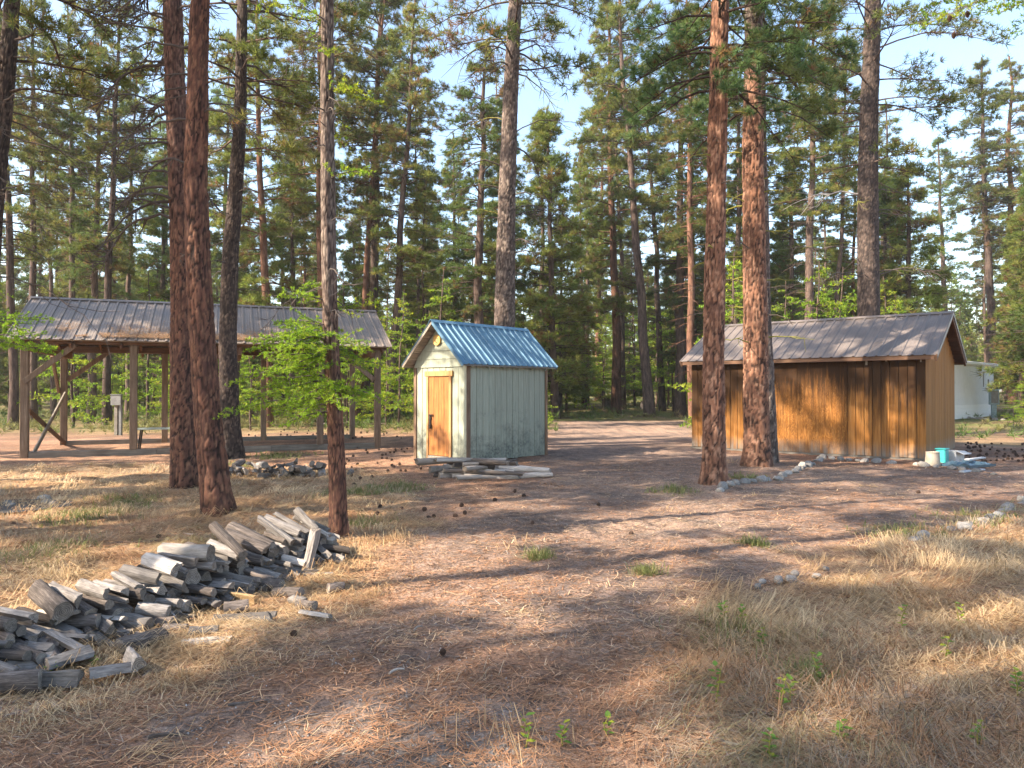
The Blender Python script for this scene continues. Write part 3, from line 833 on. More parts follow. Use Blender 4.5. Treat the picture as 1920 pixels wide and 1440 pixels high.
def branch_set(rng, axis, zs, lens, az, rise, droop, thick, wood, foliage, nseg=4, twigs=7, twig_len=.32, tuft=.2, live=1.0,
               pal=PINE_C, brown=.08, along=.25, sub=2, bseg=6):
    """branches with twigs; collects wood geometry and tuft records"""
    for z, L, a, ri, dr in zip(zs, lens, az, rise, droop):
        o = axis(z); d = np.array((math.cos(a), math.sin(a), 0.0)); side = np.array((-d[1], d[0], 0))
        s = np.linspace(0, 1, bseg)
        wob = rng.normal(size=2) * .10
        P = o + d * (L * s)[:, None] + side * (L * (wob[0] * s ** 2 + wob[1] * np.sin(s * 5) * .3))[:, None]
        P[:, 2] += L * (ri * s - dr * s * s) + rng.normal(size=bseg) * L * .012
        r0 = thick * (0.4 + .6 * min(1, L / 2.5))
        wood.add(*tube(P, r0 * (1 - .85 * s), nseg))
        if live <= 0 and twigs <= 0: continue
        nt_ = max(3, int(twigs * (0.5 + .5 * L)))
        ss = np.sort(rng.uniform(along, .98, nt_))
        for k, q in enumerate(ss):
            p = np.array([np.interp(q, s, P[:, i]) for i in range(3)])
            sg = 1 if k % 2 else -1
            tl = twig_len * L * (1.15 - q) * rng.uniform(.6, 1.3) + .08
            td = d * rng.uniform(.5, 1.0) + side * sg * rng.uniform(.35, 1.0); td[2] = rng.uniform(-.12, .4) if live > 0 else rng.uniform(-.6, .3)
            td /= np.linalg.norm(td)
            e = p + td * tl + np.array((0, 0, .05 * tl if live > 0 else -.25 * tl * tl))
            wood.add(*tube(np.array([p, (p + e) / 2 + rng.normal(size=3) * .04 * tl, e]), np.array((r0 * .28, r0 * .2, r0 * .08)) + .0015, 3))
            if rng.uniform() < live:
                foliage.append((e, td, tuft * rng.uniform(.75, 1.15)))
                for _ in range(sub):
                    f = rng.uniform(.35, .95); off = rng.normal(size=3) * tuft * .5; off[2] = abs(off[2]) * .6
                    foliage.append((p + (e - p) * f + off, td * .6 + np.array((0, 0, .5)), tuft * rng.uniform(.6, 1.0)))
        if live > 0:
            e = P[-1]; foliage.append((e, d + np.array((0, 0, .3)), tuft * 1.1))

def foliage_mesh(name, rng, fol, m, width, pal, brown, mat, spread=.8, flat=0.0):
    C = np.array([f[0] for f in fol]); A = np.array([f[1] for f in fol]); A = A / (np.linalg.norm(A, axis=1)[:, None] + 1e-9)
    S = np.array([f[2] for f in fol])
    # colour drifts in patches through the crown
    k = fbm(C[:, 0] * .8 + C[:, 2] * .3, C[:, 1] * .8 + C[:, 2] * .7, int(rng.integers(0, 999)), 3)
    idx = np.clip(((k - .25) * 2.0 + rng.normal(size=len(C)) * .18) * len(pal), 0, len(pal) - 1).astype(int)
    col = pal[idx].copy()
    br = rng.uniform(size=len(C)) < brown * (0.25 + 1.5 * (fbm(C[:, 0] * .6 + 7, C[:, 2] * .6 + C[:, 1], 77, 2) > .55))
    col[br] = BROWN_C[rng.integers(0, 3, br.sum())]
    V, T, cc = tufts(rng, C, A, S, col, m, width, spread, flat=flat)
    return fastmesh(name, V, T, mat, col=cc)

# ------------------------------------------------------------------ prototypes for the forest
def proto_pine(seed, H, r0, cb, bl, nb, tuft, m, width, pal, brown, dead, mat_b, shape='pine', droop=.25, twigs=8, sub=2):
    rng = np.random.default_rng(seed)
    k = 12
    zz = np.linspace(-.15, H, k); amp = H * .0026
    ax = np.cumsum(rng.normal(size=k)) * amp; ay = np.cumsum(rng.normal(size=k)) * amp
    ax -= np.interp(0, zz, ax); ay -= np.interp(0, zz, ay)
    axis = lambda z: np.array((np.interp(z, zz, ax), np.interp(z, zz, ay), z))
    rad = r0 * np.where(zz < .3, 1.22, 1.0) * (1 - .88 * np.clip(zz / H, 0, 1) ** 1.1) + .012
    wood = Geo(); wood.add(*tube(np.stack([ax, ay, zz], 1), rad, 9))
    fol = []
    t = rng.uniform(0, 1, nb) ** (0.95 if shape != 'cone' else 1.15)
    zs = (cb + (0.985 - cb) * t) * H
    if shape == 'cone': prof = (1 - t) ** .8 + .06
    else: prof = np.sin(np.clip(t * .86 + .14, 0, 1) * math.pi) ** .65 * .85 + .12 * (1 - t)
    lens = bl * prof * rng.uniform(.55, 1.15, nb)
    az = np.arange(nb) * 2.39996 + rng.normal(size=nb) * .4
    rise = .02 + .55 * t + rng.normal(size=nb) * .10
    branch_set(rng, axis, zs, lens, az, rise, np.full(nb, droop), r0 * .19 + .006, wood, fol, twigs=twigs, tuft=tuft, pal=pal, sub=sub)
    if dead:
        zs = rng.uniform(.10, cb + .1, dead) * H
        lens = bl * rng.uniform(.25, .8, dead)
        branch_set(rng, axis, zs, lens, rng.uniform(0, 6.28, dead), rng.normal(size=dead) * .15 + .05, rng.uniform(.1, .5, dead), r0 * .12 + .004, wood, [], nseg=3, twigs=5, live=0)
    fol.append((axis(H), np.array((0, 0, 1.)), tuft))
    V, Q = wood.arrays()
    tm = fastmesh('trunk', V, Q, mat_b, smooth=True)
    cm = foliage_mesh('crown', rng, fol, m, width, pal, brown, M['needle'])
    return dict(trunk=tm, crown=cm, H=H, r0=r0)

def proto_larch(seed, H, r0, cb, bl, nb, pal=LARCH_C, step=.075, m=7, size=.055, width=.016, mat_b=None, low=.0):
    rng = np.random.default_rng(seed)
    wood = Geo(); fol = []
    k = 8; zz = np.linspace(-.1, H, k); ax = np.cumsum(rng.normal(size=k)) * H * .006; ay = np.cumsum(rng.normal(size=k)) * H * .006
    axis = lambda z: np.array((np.interp(z, zz, ax), np.interp(z, zz, ay), z))
    wood.add(*tube(np.stack([ax, ay, zz], 1), r0 * (1 - .9 * np.clip(zz / H, 0, 1)) + .008, 7))
    t = rng.uniform(0, 1, nb); zs = (cb + (.97 - cb) * t) * H
    lens = bl * ((1 - t) ** .75 + .08) * rng.uniform(.6, 1.1, nb); az = np.arange(nb) * 2.4 + rng.normal(size=nb) * .3
    spray(rng, axis, zs, lens, az, .22, .25, r0 * .22 + .004, wood, fol, step, size)
    V, Q = wood.arrays()
    tm = fastmesh('trunk', V, Q, mat_b or M['bark_far'], smooth=True)
    cm = foliage_mesh('crown', rng, fol, m, width, pal, .0, M['larch'], spread=1.3)
    return dict(trunk=tm, crown=cm, H=H, r0=r0)

def spray(rng, axis, zs, lens, az, rise, droop, thick, wood, fol, step, size, twigden=7.0, tl=.42):
    """flat feathery larch sprays"""
    for z, L, a in zip(zs, lens, az):
        o = axis(z); d = np.array((math.cos(a), math.sin(a), 0.)); side = np.array((-d[1], d[0], 0))
        s = np.linspace(0, 1, 6)
        ri = rise + rng.normal() * .1
        P = o + d * (L * s)[:, None] + side * (L * rng.normal() * .1 * s * s)[:, None]
        P[:, 2] += L * (ri * s - droop * s * s)
        wood.add(*tube(P, thick * (1 - .85 * s), 3))
        nt_ = max(4, int(L * twigden)); lines = [(P[1], P[-1])]
        for kk, q in enumerate(np.linspace(.14, .97, nt_)):
            p = np.array([np.interp(q, s, P[:, i]) for i in range(3)])
            sg = 1 if kk % 2 else -1
            td = d * rng.uniform(.5, .95) + side * sg * rng.uniform(.5, 1.0); td[2] = rng.uniform(-.45, .42); td /= np.linalg.norm(td)
            l_ = tl * L * (1.1 - q) * rng.uniform(.5, 1.2) + .06
            e = p + td * l_
            wood.add(*tube(np.array([p, e]), np.array((thick * .25, thick * .08)) + .001, 3))
            lines.append((p, e))
        for (p, e) in lines:
            l_ = np.linalg.norm(e - p); c = max(2, int(l_ / step))
            for q in np.linspace(.12, 1, c):
                fol.append((p + (e - p) * q + rng.normal(size=3) * .01, np.array((0, 0, .35)), size * rng.uniform(.7, 1.25)))

PINES = [proto_pine(101, 20, .19, .32, 1.9, 105, .25, 22, .020, PINE_C, .12, 34, M['bark_far']),
         proto_pine(102, 22, .20, .38, 2.1, 97, .26, 22, .021, PINE_C, .16, 36, M['bark_red']),
         proto_pine(103, 19, .17, .28, 1.8, 112, .24, 22, .020, BLUE_C, .05, 30, M['bark_far']),
         proto_pine(104, 21, .20, .42, 2.0, 90, .26, 22, .021, PINE_C, .08, 40, M['bark_far']),
         proto_pine(105, 18, .16, .24, 1.8, 115, .25, 22, .020, YOUNG_C, .12, 24, M['bark_red'])]
SLIMS = [proto_pine(111, 17, .12, .48, 1.2, 75, .23, 20, .019, PINE_C, .10, 34, M['bark_far']),
         proto_pine(112, 16, .11, .38, 1.25, 82, .23, 20, .019, YOUNG_C, .08, 30, M['bark_far'])]
YOUNGS = [proto_pine(121, 11, .13, .12, 1.7, 137, .25, 20, .021, YOUNG_C, .12, 8, M['bark_far'], 'cone', .15),
          proto_pine(122, 13, .14, .16, 1.7, 145, .25, 20, .021, BLUE_C, .05, 8, M['bark_far'], 'cone', .15),
          proto_pine(123, 9, .11, .10, 1.5, 120, .24, 20, .020, YOUNG_C, .16, 6, M['bark_far'], 'cone', .12)]
LARCHES = [proto_larch(131, 6.5, .06, .06, 2.0, 46, step=.10, m=6, size=.10, width=.035),
           proto_larch(132, 4.2, .045, .05, 1.6, 40, step=.09, m=6, size=.09, width=.032),
           proto_larch(133, 8.0, .07, .10, 2.1, 54, step=.11, m=6, size=.11, width=.036)]

TREES = []       # (root, kind, px) for the labels
def place(proto, kind, x, y, H=None, rz=0.0, lean=(0, 0), wid=None, bent=None, name=None):
    z = gz(x, y)
    root = empty(name or {'larch': 'larch_sapling'}.get(kind, 'pine_tree'), (x, y, z))
    s = (H / proto['H']) if H else 1.0
    root.rotation_euler = (lean[1], lean[0], rz) if False else Matrix.Rotation(lean[0], 3, 'Y').to_4x4().to_3x3().__matmul__(Matrix.Rotation(rz, 3, 'Z')).to_euler()
    sw = s if wid is None else max(.55, min(1.9, wid / (2 * proto['r0'])))
    root.scale = (1, 1, 1)
    t = link('trunk', proto['trunk'], root); t.scale = (sw, sw, s)
    # the crown keeps its own proportions
    cs = max(.7 * s, min(sw, 1.1 * s)); c = link('crown', proto['crown'], root); c.scale = (cs, cs, s)
    TREES.append([root, kind, CX + F * x / y if y > 1 else -999, y])
    return root

def at_px(px, py):
    return gpx(px, py)

# trunks that can be picked out one by one: pixel of the foot, width, where it leans to at the picture's top, top of the crown
RT = random.Random(5)
SPECIFIC = [
    (24, 806, 16, 4, 'pine', -120, 0), (62, 797, 14, 48, 'pine', -60, 3), (100, 788, 9, 84, 'slim', 190, 0), (141, 790, 13, 112, 'pine', -20, 3),
    (170, 795, 14, 176, 'pine', 30, 2), (201, 798, 15, 220, 'pine', -60, 0), (239, 790, 10, 249, 'slim', 90, 1), (308, 774, 15, 303, 'pine', 140, 2),
    (503, 800, 17, 476, 'pine', -60, 4), (545, 785, 10, 557, 'slim', 110, 0), (604, 792, 21, 592, 'pine', -150, 1),
    (668, 789, 14, 712, 'pine', -120, 1), (692, 788, 19, 722, 'pine', -140, 3), (727, 796, 17, 772, 'pine', -10, 0),
    (893, 802, 21, 888, 'pine', 70, 2), (855, 782, 11, 848, 'young', 250, 1), (1043, 787, 15, 1010, 'young', 205, 0),
    (1098, 768, 9, 1090, 'slim', 300, 1), (1122, 765, 12, 1118, 'pine', 180, 4), (1155, 779, 20, 1130, 'pine', 10, 4), (1168, 774, 11, 1160, 'slim', 140, 0),
    (1218, 783, 19, 1172, 'pine', -90, 3), (1242, 776, 12, 1212, 'slim', 120, 0), (1276, 783, 21, 1293, 'pine', 50, 2), (1300, 790, 15, 1296, 'pine', -60, 1),
    (1374, 786, 13, 1378, 'slim', 100, 1), (1515, 790, 18, 1530, 'pine', -50, 3), (1562, 786, 10, 1596, 'slim', 60, 0), (1480, 776, 12, 1476, 'young', 300, 1),
    (1655, 778, 13, 1655, 'young', 330, 0), (1700, 786, 14, 1704, 'young', 300, 2), (1772, 762, 12, 1776, 'pine', 250, 2), (1862, 768, 17, 1856, 'pine', -60, 3),
    (1896, 768, 19, 1884, 'pine', -140, 1), (1990, 798, 22, 1985, 'young', 170, 1), (1968, 790, 20, 1962, 'young', 225, 0), (1012, 776, 11, 1005, 'slim', 210, 1), (940, 772, 10, 930, 'slim', 150, 0),
    (800, 776, 11, 795, 'young', 330, 2), (1655, 772, 11, 1660, 'slim', 190, 1), (1420, 774, 12, 1430, 'pine', 40, 0), (372, 778, 12, 378, 'slim', 160, 0), (420, 776, 12, 425, 'pine', 60, 2)]
for (px, py, w, tx, kind, ty, pi) in SPECIFIC:
    x, y = at_px(px, py); D = y
    z = gz(x, y)
    Ht = CAMH + (HORIZ - ty) / F * D - z
    Ht = min(Ht, 30)
    lean = math.atan2((tx - px) / F * D, (HORIZ - 0) / F * D + CAMH)
    P = {'pine': PINES, 'slim': SLIMS, 'young': YOUNGS}[kind]
    place(P[pi % len(P)], kind, x, y, Ht, RT.uniform(0, 6.28), (lean, 0), w / F * D)

# the rest of the stand, thinning with distance
def free(x, y, r):
    for t in TREES:
        if (t[0].location.x - x) ** 2 + (t[0].location.y - y) ** 2 < r * r: return False
    return True
cnt = 0
for _ in range(4000):
    y = RT.uniform(38, 98); x = RT.uniform(-.82, .82) * y
    px = CX + F * x / y
    if 1070 < px < 1290 and y < 46: continue
    if 1690 < px < 1900 and y < 60: continue
    if not free(x, y, 2.4 if y < 60 else 3.0): continue
    # leave the gap of open sky right of the middle-left group and beside the white house
    if 640 < px < 668 and y < 95: continue
    kind = RT.choices(['pine', 'slim', 'young'], [.34, .14, .52])[0]
    P = {'pine': PINES, 'slim': SLIMS, 'young': YOUNGS}[kind]
    H_ = {'pine': RT.uniform(15, 23), 'slim': RT.uniform(12, 19), 'young': RT.uniform(8, 17)}[kind]
    if 1750 < px < 1830: H_ *= .7
    if 960 < px < 1080: H_ *= .8
    place(RT.choice(P), kind, x, y, H_, RT.uniform(0, 6.28), (RT.uniform(-.03, .03), 0), RT.uniform(.2, .36) if kind == 'pine' else None)
    cnt += 1
    if cnt >= 215: break
cnt = 0
for _ in range(3000):                                    # bright young larches under the pines
    y = RT.uniform(29, 64); x = RT.uniform(-.8, .8) * y
    px = CX + F * x / y
    if 1040 < px < 1295 and y < 50: continue
    if 1690 < px and y < 62: continue
    if y < 31 and px < 760: continue
    if not free(x, y, 1.6): continue
    place(RT.choice(LARCHES), 'larch', x, y, RT.uniform(2.5, 8.5), RT.uniform(0, 6.28)); cnt += 1
    if cnt >= 110: break
for (px, D, H_) in ((1010, 27, 2.6), (1900, 31, 1.8), (1925, 34, 2.8), (1100, 56, 9), (1062, 50, 8), (1210, 62, 10), (1132, 64, 10), (1252, 54, 9), (985, 47, 7.5), (925, 52, 8.5), (1330, 50, 9), (1560, 46, 8.5), (1750, 66, 9), (780, 44, 7), (470, 30, 4.6), (560, 33, 5.5), (745, 31, 6.0), (700, 36, 7), (1265, 50, 8), (1230, 56, 9), (640, 40, 6.5), (1190, 58, 9)):
    place(RT.choice(LARCHES), 'larch', (px - CX) / F * D, D, H_, RT.uniform(0, 6.28))

# trees standing round the camera, outside the picture, whose crowns shade the clearing
SHADE = [(-6.0, -6.0, 21, 1), (-12.8, 5.6, 20, 3), (-17.5, 6.5, 20, 0), (-3.0, -9.5, 20, 4), (-20.5, 4.8, 22, 3), (-22, 11, 21, 2), (-18, -6, 22, 3), (-12, -9, 22, 0), (-14.5, 9.6, 18, 4), (-27, -2, 23, 4), (-8.2, 3.4, 19, 6), (-10.2, -2.2, 18, 5), (-13.2, -.4, 17, 5), (-16.2, -3.2, 20, 6), (-17.8, 17.0, 19, 0), (-21.5, 15.2, 20, 2)]
SHADE_ROOTS = []
for (x, y, H_, pi) in SHADE:
    r = place((PINES + SLIMS)[pi], 'pine', x, y, H_, RT.uniform(0, 6.28)); SHADE_ROOTS.append(r); TREES.pop()

# far wood: one mass behind everything
rngf = np.random.default_rng(44)
Vf = []; Cf = []; Wf = Geo()
for _ in range(420):
    y = rngf.uniform(96, 190); x = rngf.uniform(-.85, .85) * y; Hh = rngf.uniform(9, 19); z0 = gz(x, y)
    n = 200
    t = rngf.uniform(.08, 1, n); R = (1 - t) ** .7 * 2.6 * rngf.uniform(.3, 1.0, n) + .15; a = rngf.uniform(0, 6.28, n)
    C = np.stack([x + R * np.cos(a), y + R * np.sin(a), z0 + t * Hh], 1)
    A = np.stack([np.cos(a), np.sin(a), np.full(n, .4)], 1)
    base = YOUNG_C[rngf.integers(0, 4)] * rngf.uniform(.8, 1.2)
    col = base[None] * rngf.uniform(.7, 1.3, (n, 1))
    V, T, cc = tufts(rngf, C, A, rngf.uniform(.5, .95, n), col, 3, .34, 1.0)
    Vf.append(V); Cf.append(cc)
    Wf.add(*tube(np.array([(x, y, z0 - .2), (x, y, z0 + Hh)]), np.array((.17, .03)), 4))
V = np.concatenate(Vf); C = np.concatenate(Cf)
wv, wq = Wf.arrays()
fo = link('far_forest', fastmesh('far_forest', V, np.arange(len(V)).reshape(-1, 3), M['needle'], col=C))
tag(fo, 'hazy mass of distant conifers closing the view behind the clearing', 'forest', kind='stuff')
fw = link('far_forest_stems', fastmesh('far_forest_stems', wv, wq, M['bark_far']))
tag(fw, 'thin dark stems of the distant conifers', 'forest', kind='stuff')

# low green undergrowth behind the clearing
rngu = np.random.default_rng(12)
n = 5200
y = rngu.uniform(24, 75, n); x = rngu.uniform(-.8, .8, n) * y
wx, wy = warp(x, y)
ok = (fbm(x * .22, y * .22, 33, 3) > .47) & ~inpoly(x, y, Z_DRIVE) & ~((x > 3) & (x < 13) & (y < 27)) & ~((y < 26.2) & (x < -4))
px = CX + F * x / y
ok &= ~((px > 1690) & (px < 1880) & (y < 48) & (y > 30) & (rngu.uniform(size=n) < .8))
x, y = x[ok], y[ok]; n = len(x)
z = height(x, y)
C = np.stack([x, y, z], 1); C = np.repeat(C, 3, 0) + rngu.normal(size=(3 * n, 3)) * (.25, .25, .0); C[:, 2] += np.abs(rngu.normal(size=3 * n)) * .16 + .05
A = np.tile((0, 0, 1.), (3 * n, 1))
col = np.array([(0.12, 0.16, 0.045), (0.10, 0.15, 0.04), (0.17, 0.17, 0.06), (0.26, 0.21, 0.10)])[np.clip((fbm(C[:, 0] * .3, C[:, 1] * .3, 5) * 4.6 - .4), 0, 3).astype(int)]
V, T, cc = tufts(rngu, C, A, rngu.uniform(.18, .38, 3 * n), col, 9, .03, .9)
ug = link('undergrowth', fastmesh('undergrowth', V, T, M['leaf'], col=cc))
tag(ug, 'low green and straw undergrowth spreading beneath the forest trees', 'undergrowth', kind='stuff')

# ------------------------------------------------------------------ the near trees, each modelled on its own
def worley(u, v, seed, pu):
    """F1, F2 of a jittered grid, periodic in u with period pu"""
    iu = np.floor(u); iv = np.floor(v)
    f1 = np.full(u.shape, 9.); f2 = np.full(u.shape, 9.); cid = np.zeros(u.shape)
    for du in (-1, 0, 1):
        for dv in (-1, 0, 1):
            a = iu + du; b = iv + dv; am = np.mod(a, pu)
            jx = a + .1 + .8 * _hash(am, b, seed); jy = b + .1 + .8 * _hash(am, b, seed + 5)
            d = np.hypot(u - jx, v - jy)
            c = d < f1
            f2 = np.where(c, f1, np.minimum(f2, d)); cid = np.where(c, _hash(am, b, seed + 9), cid); f1 = np.where(c, d, f1)
    return f1, f2, cid

BARKS = {  # plate light, plate dark, crevice, flake
    'red': ((0.275, 0.14, 0.088), (0.14, 0.070, 0.048), (0.028, 0.017, 0.014), (0.42, 0.25, 0.17)),
    'deep': ((0.18, 0.086, 0.058), (0.095, 0.049, 0.038), (0.020, 0.014, 0.013), (0.25, 0.135, 0.085)),
    'purple': ((0.16, 0.085, 0.065), (0.095, 0.055, 0.046), (0.03, 0.022, 0.02), (0.26, 0.16, 0.12)),
    'grey': ((0.155, 0.118, 0.10), (0.09, 0.068, 0.06), (0.035, 0.028, 0.026), (0.30, 0.25, 0.21)),
    'dark': ((0.085, 0.062, 0.053), (0.052, 0.04, 0.036), (0.022, 0.018, 0.017), (0.18, 0.135, 0.11))}

def near_trunk(name, parent, pts, D, Htot, bark, seed, cell=.068, depth=.022, upper=None, row=.028, nseg=56, flare=1.0):
    """trunk through pixel stations (x, y, width) all at distance D"""
    org = parent.location
    st = [((p[0] - CX) / F * D, CAMH + (HORIZ - p[1]) / F * D, p[2] / F * D / 2) for p in pts]
    z = np.array([s[1] for s in st]); x = np.array([s[0] for s in st]); r = np.array([s[2] for s in st])
    o = np.argsort(z); z, x, r = z[o], x[o], r[o]
    zt = z[-1]; ex = (Htot - zt)
    sl = (x[-1] - x[-2]) / (z[-1] - z[-2])
    z = np.append(z, [zt + ex * .5, Htot]); x = np.append(x, [x[-1] + sl * ex * .2, x[-1] + sl * ex * .3]); r = np.append(r, [r[-1] * .55, .02])
    zz = np.concatenate([np.arange(-.12, zt, row), np.linspace(zt, Htot, 24)])
    # smooth interpolation of the stations
    def sm(v):
        w = np.interp(zz, z, v); k = np.ones(15) / 15
        return np.convolve(np.pad(w, 7, 'edge'), k, 'valid')
    X, R = sm(x), sm(r)
    rn_ = np.random.default_rng(seed)
    Y = (vnoise(zz * .25, zz * 0 + seed, seed) - .5) * .3; Y -= np.interp(0, zz, Y)
    a = np.linspace(0, 2 * np.pi, nseg, endpoint=False)
    A, Zg = np.meshgrid(a, zz)
    Rm = float(np.mean(r[:-2])); pu = max(8, round(2 * np.pi * Rm / cell))
    sx_, sy_ = np.cos(A) * Rm, np.sin(A) * Rm                 # warps that close round the stem
    wob = fbm(sx_ * 7 + 3 * Zg, sy_ * 7 + Zg * 2 + seed, seed, 3) - .5
    wob2 = fbm(sx_ * 9 + seed, sy_ * 9 + Zg * 4, seed + 8, 3) - .5
    u = np.mod(A / (2 * np.pi) * pu + wob * 1.7, pu); v = Zg / (cell * 4.4) + wob2 * 2.2
    f1, f2, cid = worley(u, v, seed, pu)
    merge = sstep(.48, .62, fbm(sx_ * 12, sy_ * 12 + Zg * 5, seed + 4, 2))
    cr = np.maximum(sstep(.02, .30, f2 - f1), .45 * merge)
    u2 = np.mod(A / (2 * np.pi) * pu * 2 + wob2 * 2, pu * 2); g1, g2, cid2 = worley(u2, Zg / (cell * 1.3) + wob * 2, seed + 3, pu * 2)
    cr2 = sstep(.0, .25, g2 - g1)
    fade = sstep(zt + .5, zt - .5, Zg)
    disp = depth * ((cr - 1) + .35 * (cr2 - 1) * cr + .35 * (cid - .5) + .5 * wob) * fade
    # root flare with ribs
    fl = np.exp(-np.clip(Zg, 0, 9) / .16) * flare
    lob = .5 + .5 * np.sin(A * 5 + seed + .8 * np.sin(A * 2))
    Rg = R[:, None] * (1 + .04 * np.sin(A * 3 + seed + Zg * .3)) + disp + fl * (.01 + .05 * lob) * Rm / .2
    V = np.stack([X[:, None] - Rg * np.sin(A) - org.x, D + Y[:, None] + Rg * np.cos(A) - org.y, Zg - org.z + 0 * A], -1).reshape(-1, 3)
    n_, m_ = A.shape
    i = np.arange(n_ - 1)[:, None] * m_; j = np.arange(m_)[None]; j2 = (j + 1) % m_
    Q = np.stack([i + j, i + j2, i + m_ + j2, i + m_ + j], -1).reshape(-1, 4)
    L_, Dk, Cv, Fk = [np.array(q) for q in BARKS[bark]]
    c = Dk + (L_ - Dk) * cid[..., None]
    c = c + (Fk - c) * (.75 * (sstep(.55, .9, cid2) * cr2))[..., None]
    if upper:
        L2, D2, C2, F2 = [np.array(q) for q in BARKS[upper[0]]]
        c2 = D2 + (L2 - D2) * cid[..., None]; c2 = c2 + (F2 - c2) * (.6 * sstep(.55, .9, cid2))[..., None]
        tt = sstep(upper[1], upper[2], Zg + (fbm(A * 1.2, Zg * .7, seed) - .5) * 1.6)[..., None]
        c = c * (1 - tt) + c2 * tt
    c = Cv + (c - Cv) * cr[..., None]
    # patchy darker foot
    c = c * (1 - .55 * np.exp(-np.clip(Zg, 0, 9) / .22) * sstep(.3, .6, fbm(A * 2, Zg * 3, seed + 2)))[..., None]
    tr = link(name, fastmesh(name, V, Q, M['bark'], col=c.reshape(-1, 3), smooth=True), parent)
    axis = lambda h: np.array((np.interp(h, zz, X) - org.x, D + np.interp(h, zz, Y) - org.y, h - org.z))
    rad = lambda h: float(np.interp(h, zz, R))
    return tr, axis, rad

def near_tree(label, px, py, pts, Htot, bark, seed, cls='pine_tree', **kw):
    x, D = gpx(px, py)
    root = empty(cls, (x, D, gz(x, D)))
    tag(root, label, 'tree', 'pines standing in the clearing')
    tr, axis, rad = near_trunk('trunk', root, pts, D, Htot, bark, seed, **kw)
    return root, axis, rad, D

def near_crown(root, axis, rad, seed, z0, z1, nb, bl, tuft=.22, m=26, width=.012, pal=PINE_C, brown=.08, twigs=9, droop=.3, sub=3, rise0=.05, shape=.8, az=None, thick=.035, lowbias=1.0):
    rng = np.random.default_rng(seed); wood = Geo(); fol = []
    t = np.sort(rng.uniform(0, 1, nb) ** lowbias); zs = z0 + (z1 - z0) * t
    lens = bl * (np.sin(np.clip(t * .8 + .2, 0, 1) * math.pi) ** shape * .8 + .25) * rng.uniform(.6, 1.1, nb)
    azs = np.arange(nb) * 2.4 + rng.normal(size=nb) * .3 if az is None else np.asarray(az)
    branch_set(rng, axis, zs, lens, azs, rise0 + .5 * t + rng.normal(size=nb) * .08, np.full(nb, droop), thick, wood, fol, nseg=5, twigs=twigs, tuft=tuft, sub=sub, along=.3)
    V, Q = wood.arrays()
    link('limb_frame', fastmesh('limb_frame', V, Q, M['bark_far'], smooth=True), root)['kind'] = 'stuff'
    link('crown', foliage_mesh('crown', rng, fol, m, width, pal, brown, M['needle'], spread=1.0), root)

def dead_branch(root, axis, rad, seed, z, az, L, rise, droop, thick=.02, mat=None, twigs=6, curl=0.0, name='dead_branch'):
    rng = np.random.default_rng(seed); wood = Geo()
    o = axis(z); d = np.array((math.cos(az), math.sin(az), 0.)); side = np.array((-d[1], d[0], 0))
    o = o + d * rad(z) * .7
    s = np.linspace(0, 1, 9)
    P = o + d * (L * s * (1 - curl * s * s))[:, None] + side * (L * .12 * np.sin(s * 4 + seed) * s)[:, None]
    P[:, 2] += L * (rise * s - droop * s * s) + rng.normal(size=9) * L * .012
    wood.add(*tube(P, thick * (1 - .8 * s), 6))
    for k in range(twigs):
        q = rng.uniform(.25, .97); p = np.array([np.interp(q, s, P[:, i]) for i in range(3)])
        td = d * rng.uniform(.1, .9) + side * rng.choice((-1, 1)) * rng.uniform(.3, 1); td[2] = rng.uniform(-.9, .3); td /= np.linalg.norm(td)
        l_ = L * rng.uniform(.15, .42)
        e = p + td * l_; mid = (p + e) / 2 + np.array((0, 0, -.12 * l_)) + rng.normal(size=3) * .05 * l_
        wood.add(*tube(np.array([p, mid, e]), np.array((thick * .35, thick * .25, thick * .1)) + .001, 4))
        if rng.uniform() < .6:
            e2 = mid + (rng.normal(size=3) * .5 + td) * l_ * .35
            wood.add(*tube(np.array([mid, e2]), np.array((thick * .2, .001)) + .001, 3))
    V, Q = wood.arrays()
    return link(name, fastmesh(name, V, Q, mat or M['twig'], smooth=True), root)
PI = math.pi

r1, a1, q1, D1 = near_tree('tall straight purple-brown pine, farther of the crossing pair before the shelter', 350, 915,
    [(350, 915, 56), (346, 860, 48), (340, 700, 44), (335, 500, 40), (325, 200, 37), (320, 0, 35)], 21, 'deep', 21, upper=('purple', 3.5, 6.5))
near_crown(r1, a1, q1, 121, 9.5, 20.5, 46, 2.6, m=14, width=.02)
rr = random.Random(8)
for k in range(34):
    z = rr.uniform(4.6, 9.2); az = rr.choice([PI, PI, PI * .85, PI * 1.2, rr.uniform(0, 6.28)]) + rr.uniform(-.5, .5)
    dead_branch(r1, a1, q1, 300 + k, z, az, rr.uniform(.7, 1.7), rr.uniform(.0, .35), rr.uniform(.2, .9), rr.uniform(.018, .034), twigs=12, curl=rr.uniform(0, .35))
r2, a2, q2, D2 = near_tree('leaning red-plated pine with dark right side, nearer of the crossing pair', 412, 972,
    [(414, 972, 66), (404, 910, 55), (388, 760, 48), (371, 520, 45), (364, 330, 43), (370, 150, 38), (376, 0, 34)], 19, 'deep', 22, flare=.8)
near_crown(r2, a2, q2, 122, 8.6, 18.6, 40, 2.4, m=14, width=.02)
for k in range(14):
    z = rr.uniform(3.3, 7.4); az = rr.choice([PI, PI * .9, PI * 1.15, 0, .3]) + rr.uniform(-.5, .5)
    dead_branch(r2, a2, q2, 340 + k, z, az, rr.uniform(.3, 1.25), rr.uniform(-.1, .35), rr.uniform(.2, .8), rr.uniform(.010, .02), twigs=6, curl=rr.uniform(0, .35),
                mat=None)
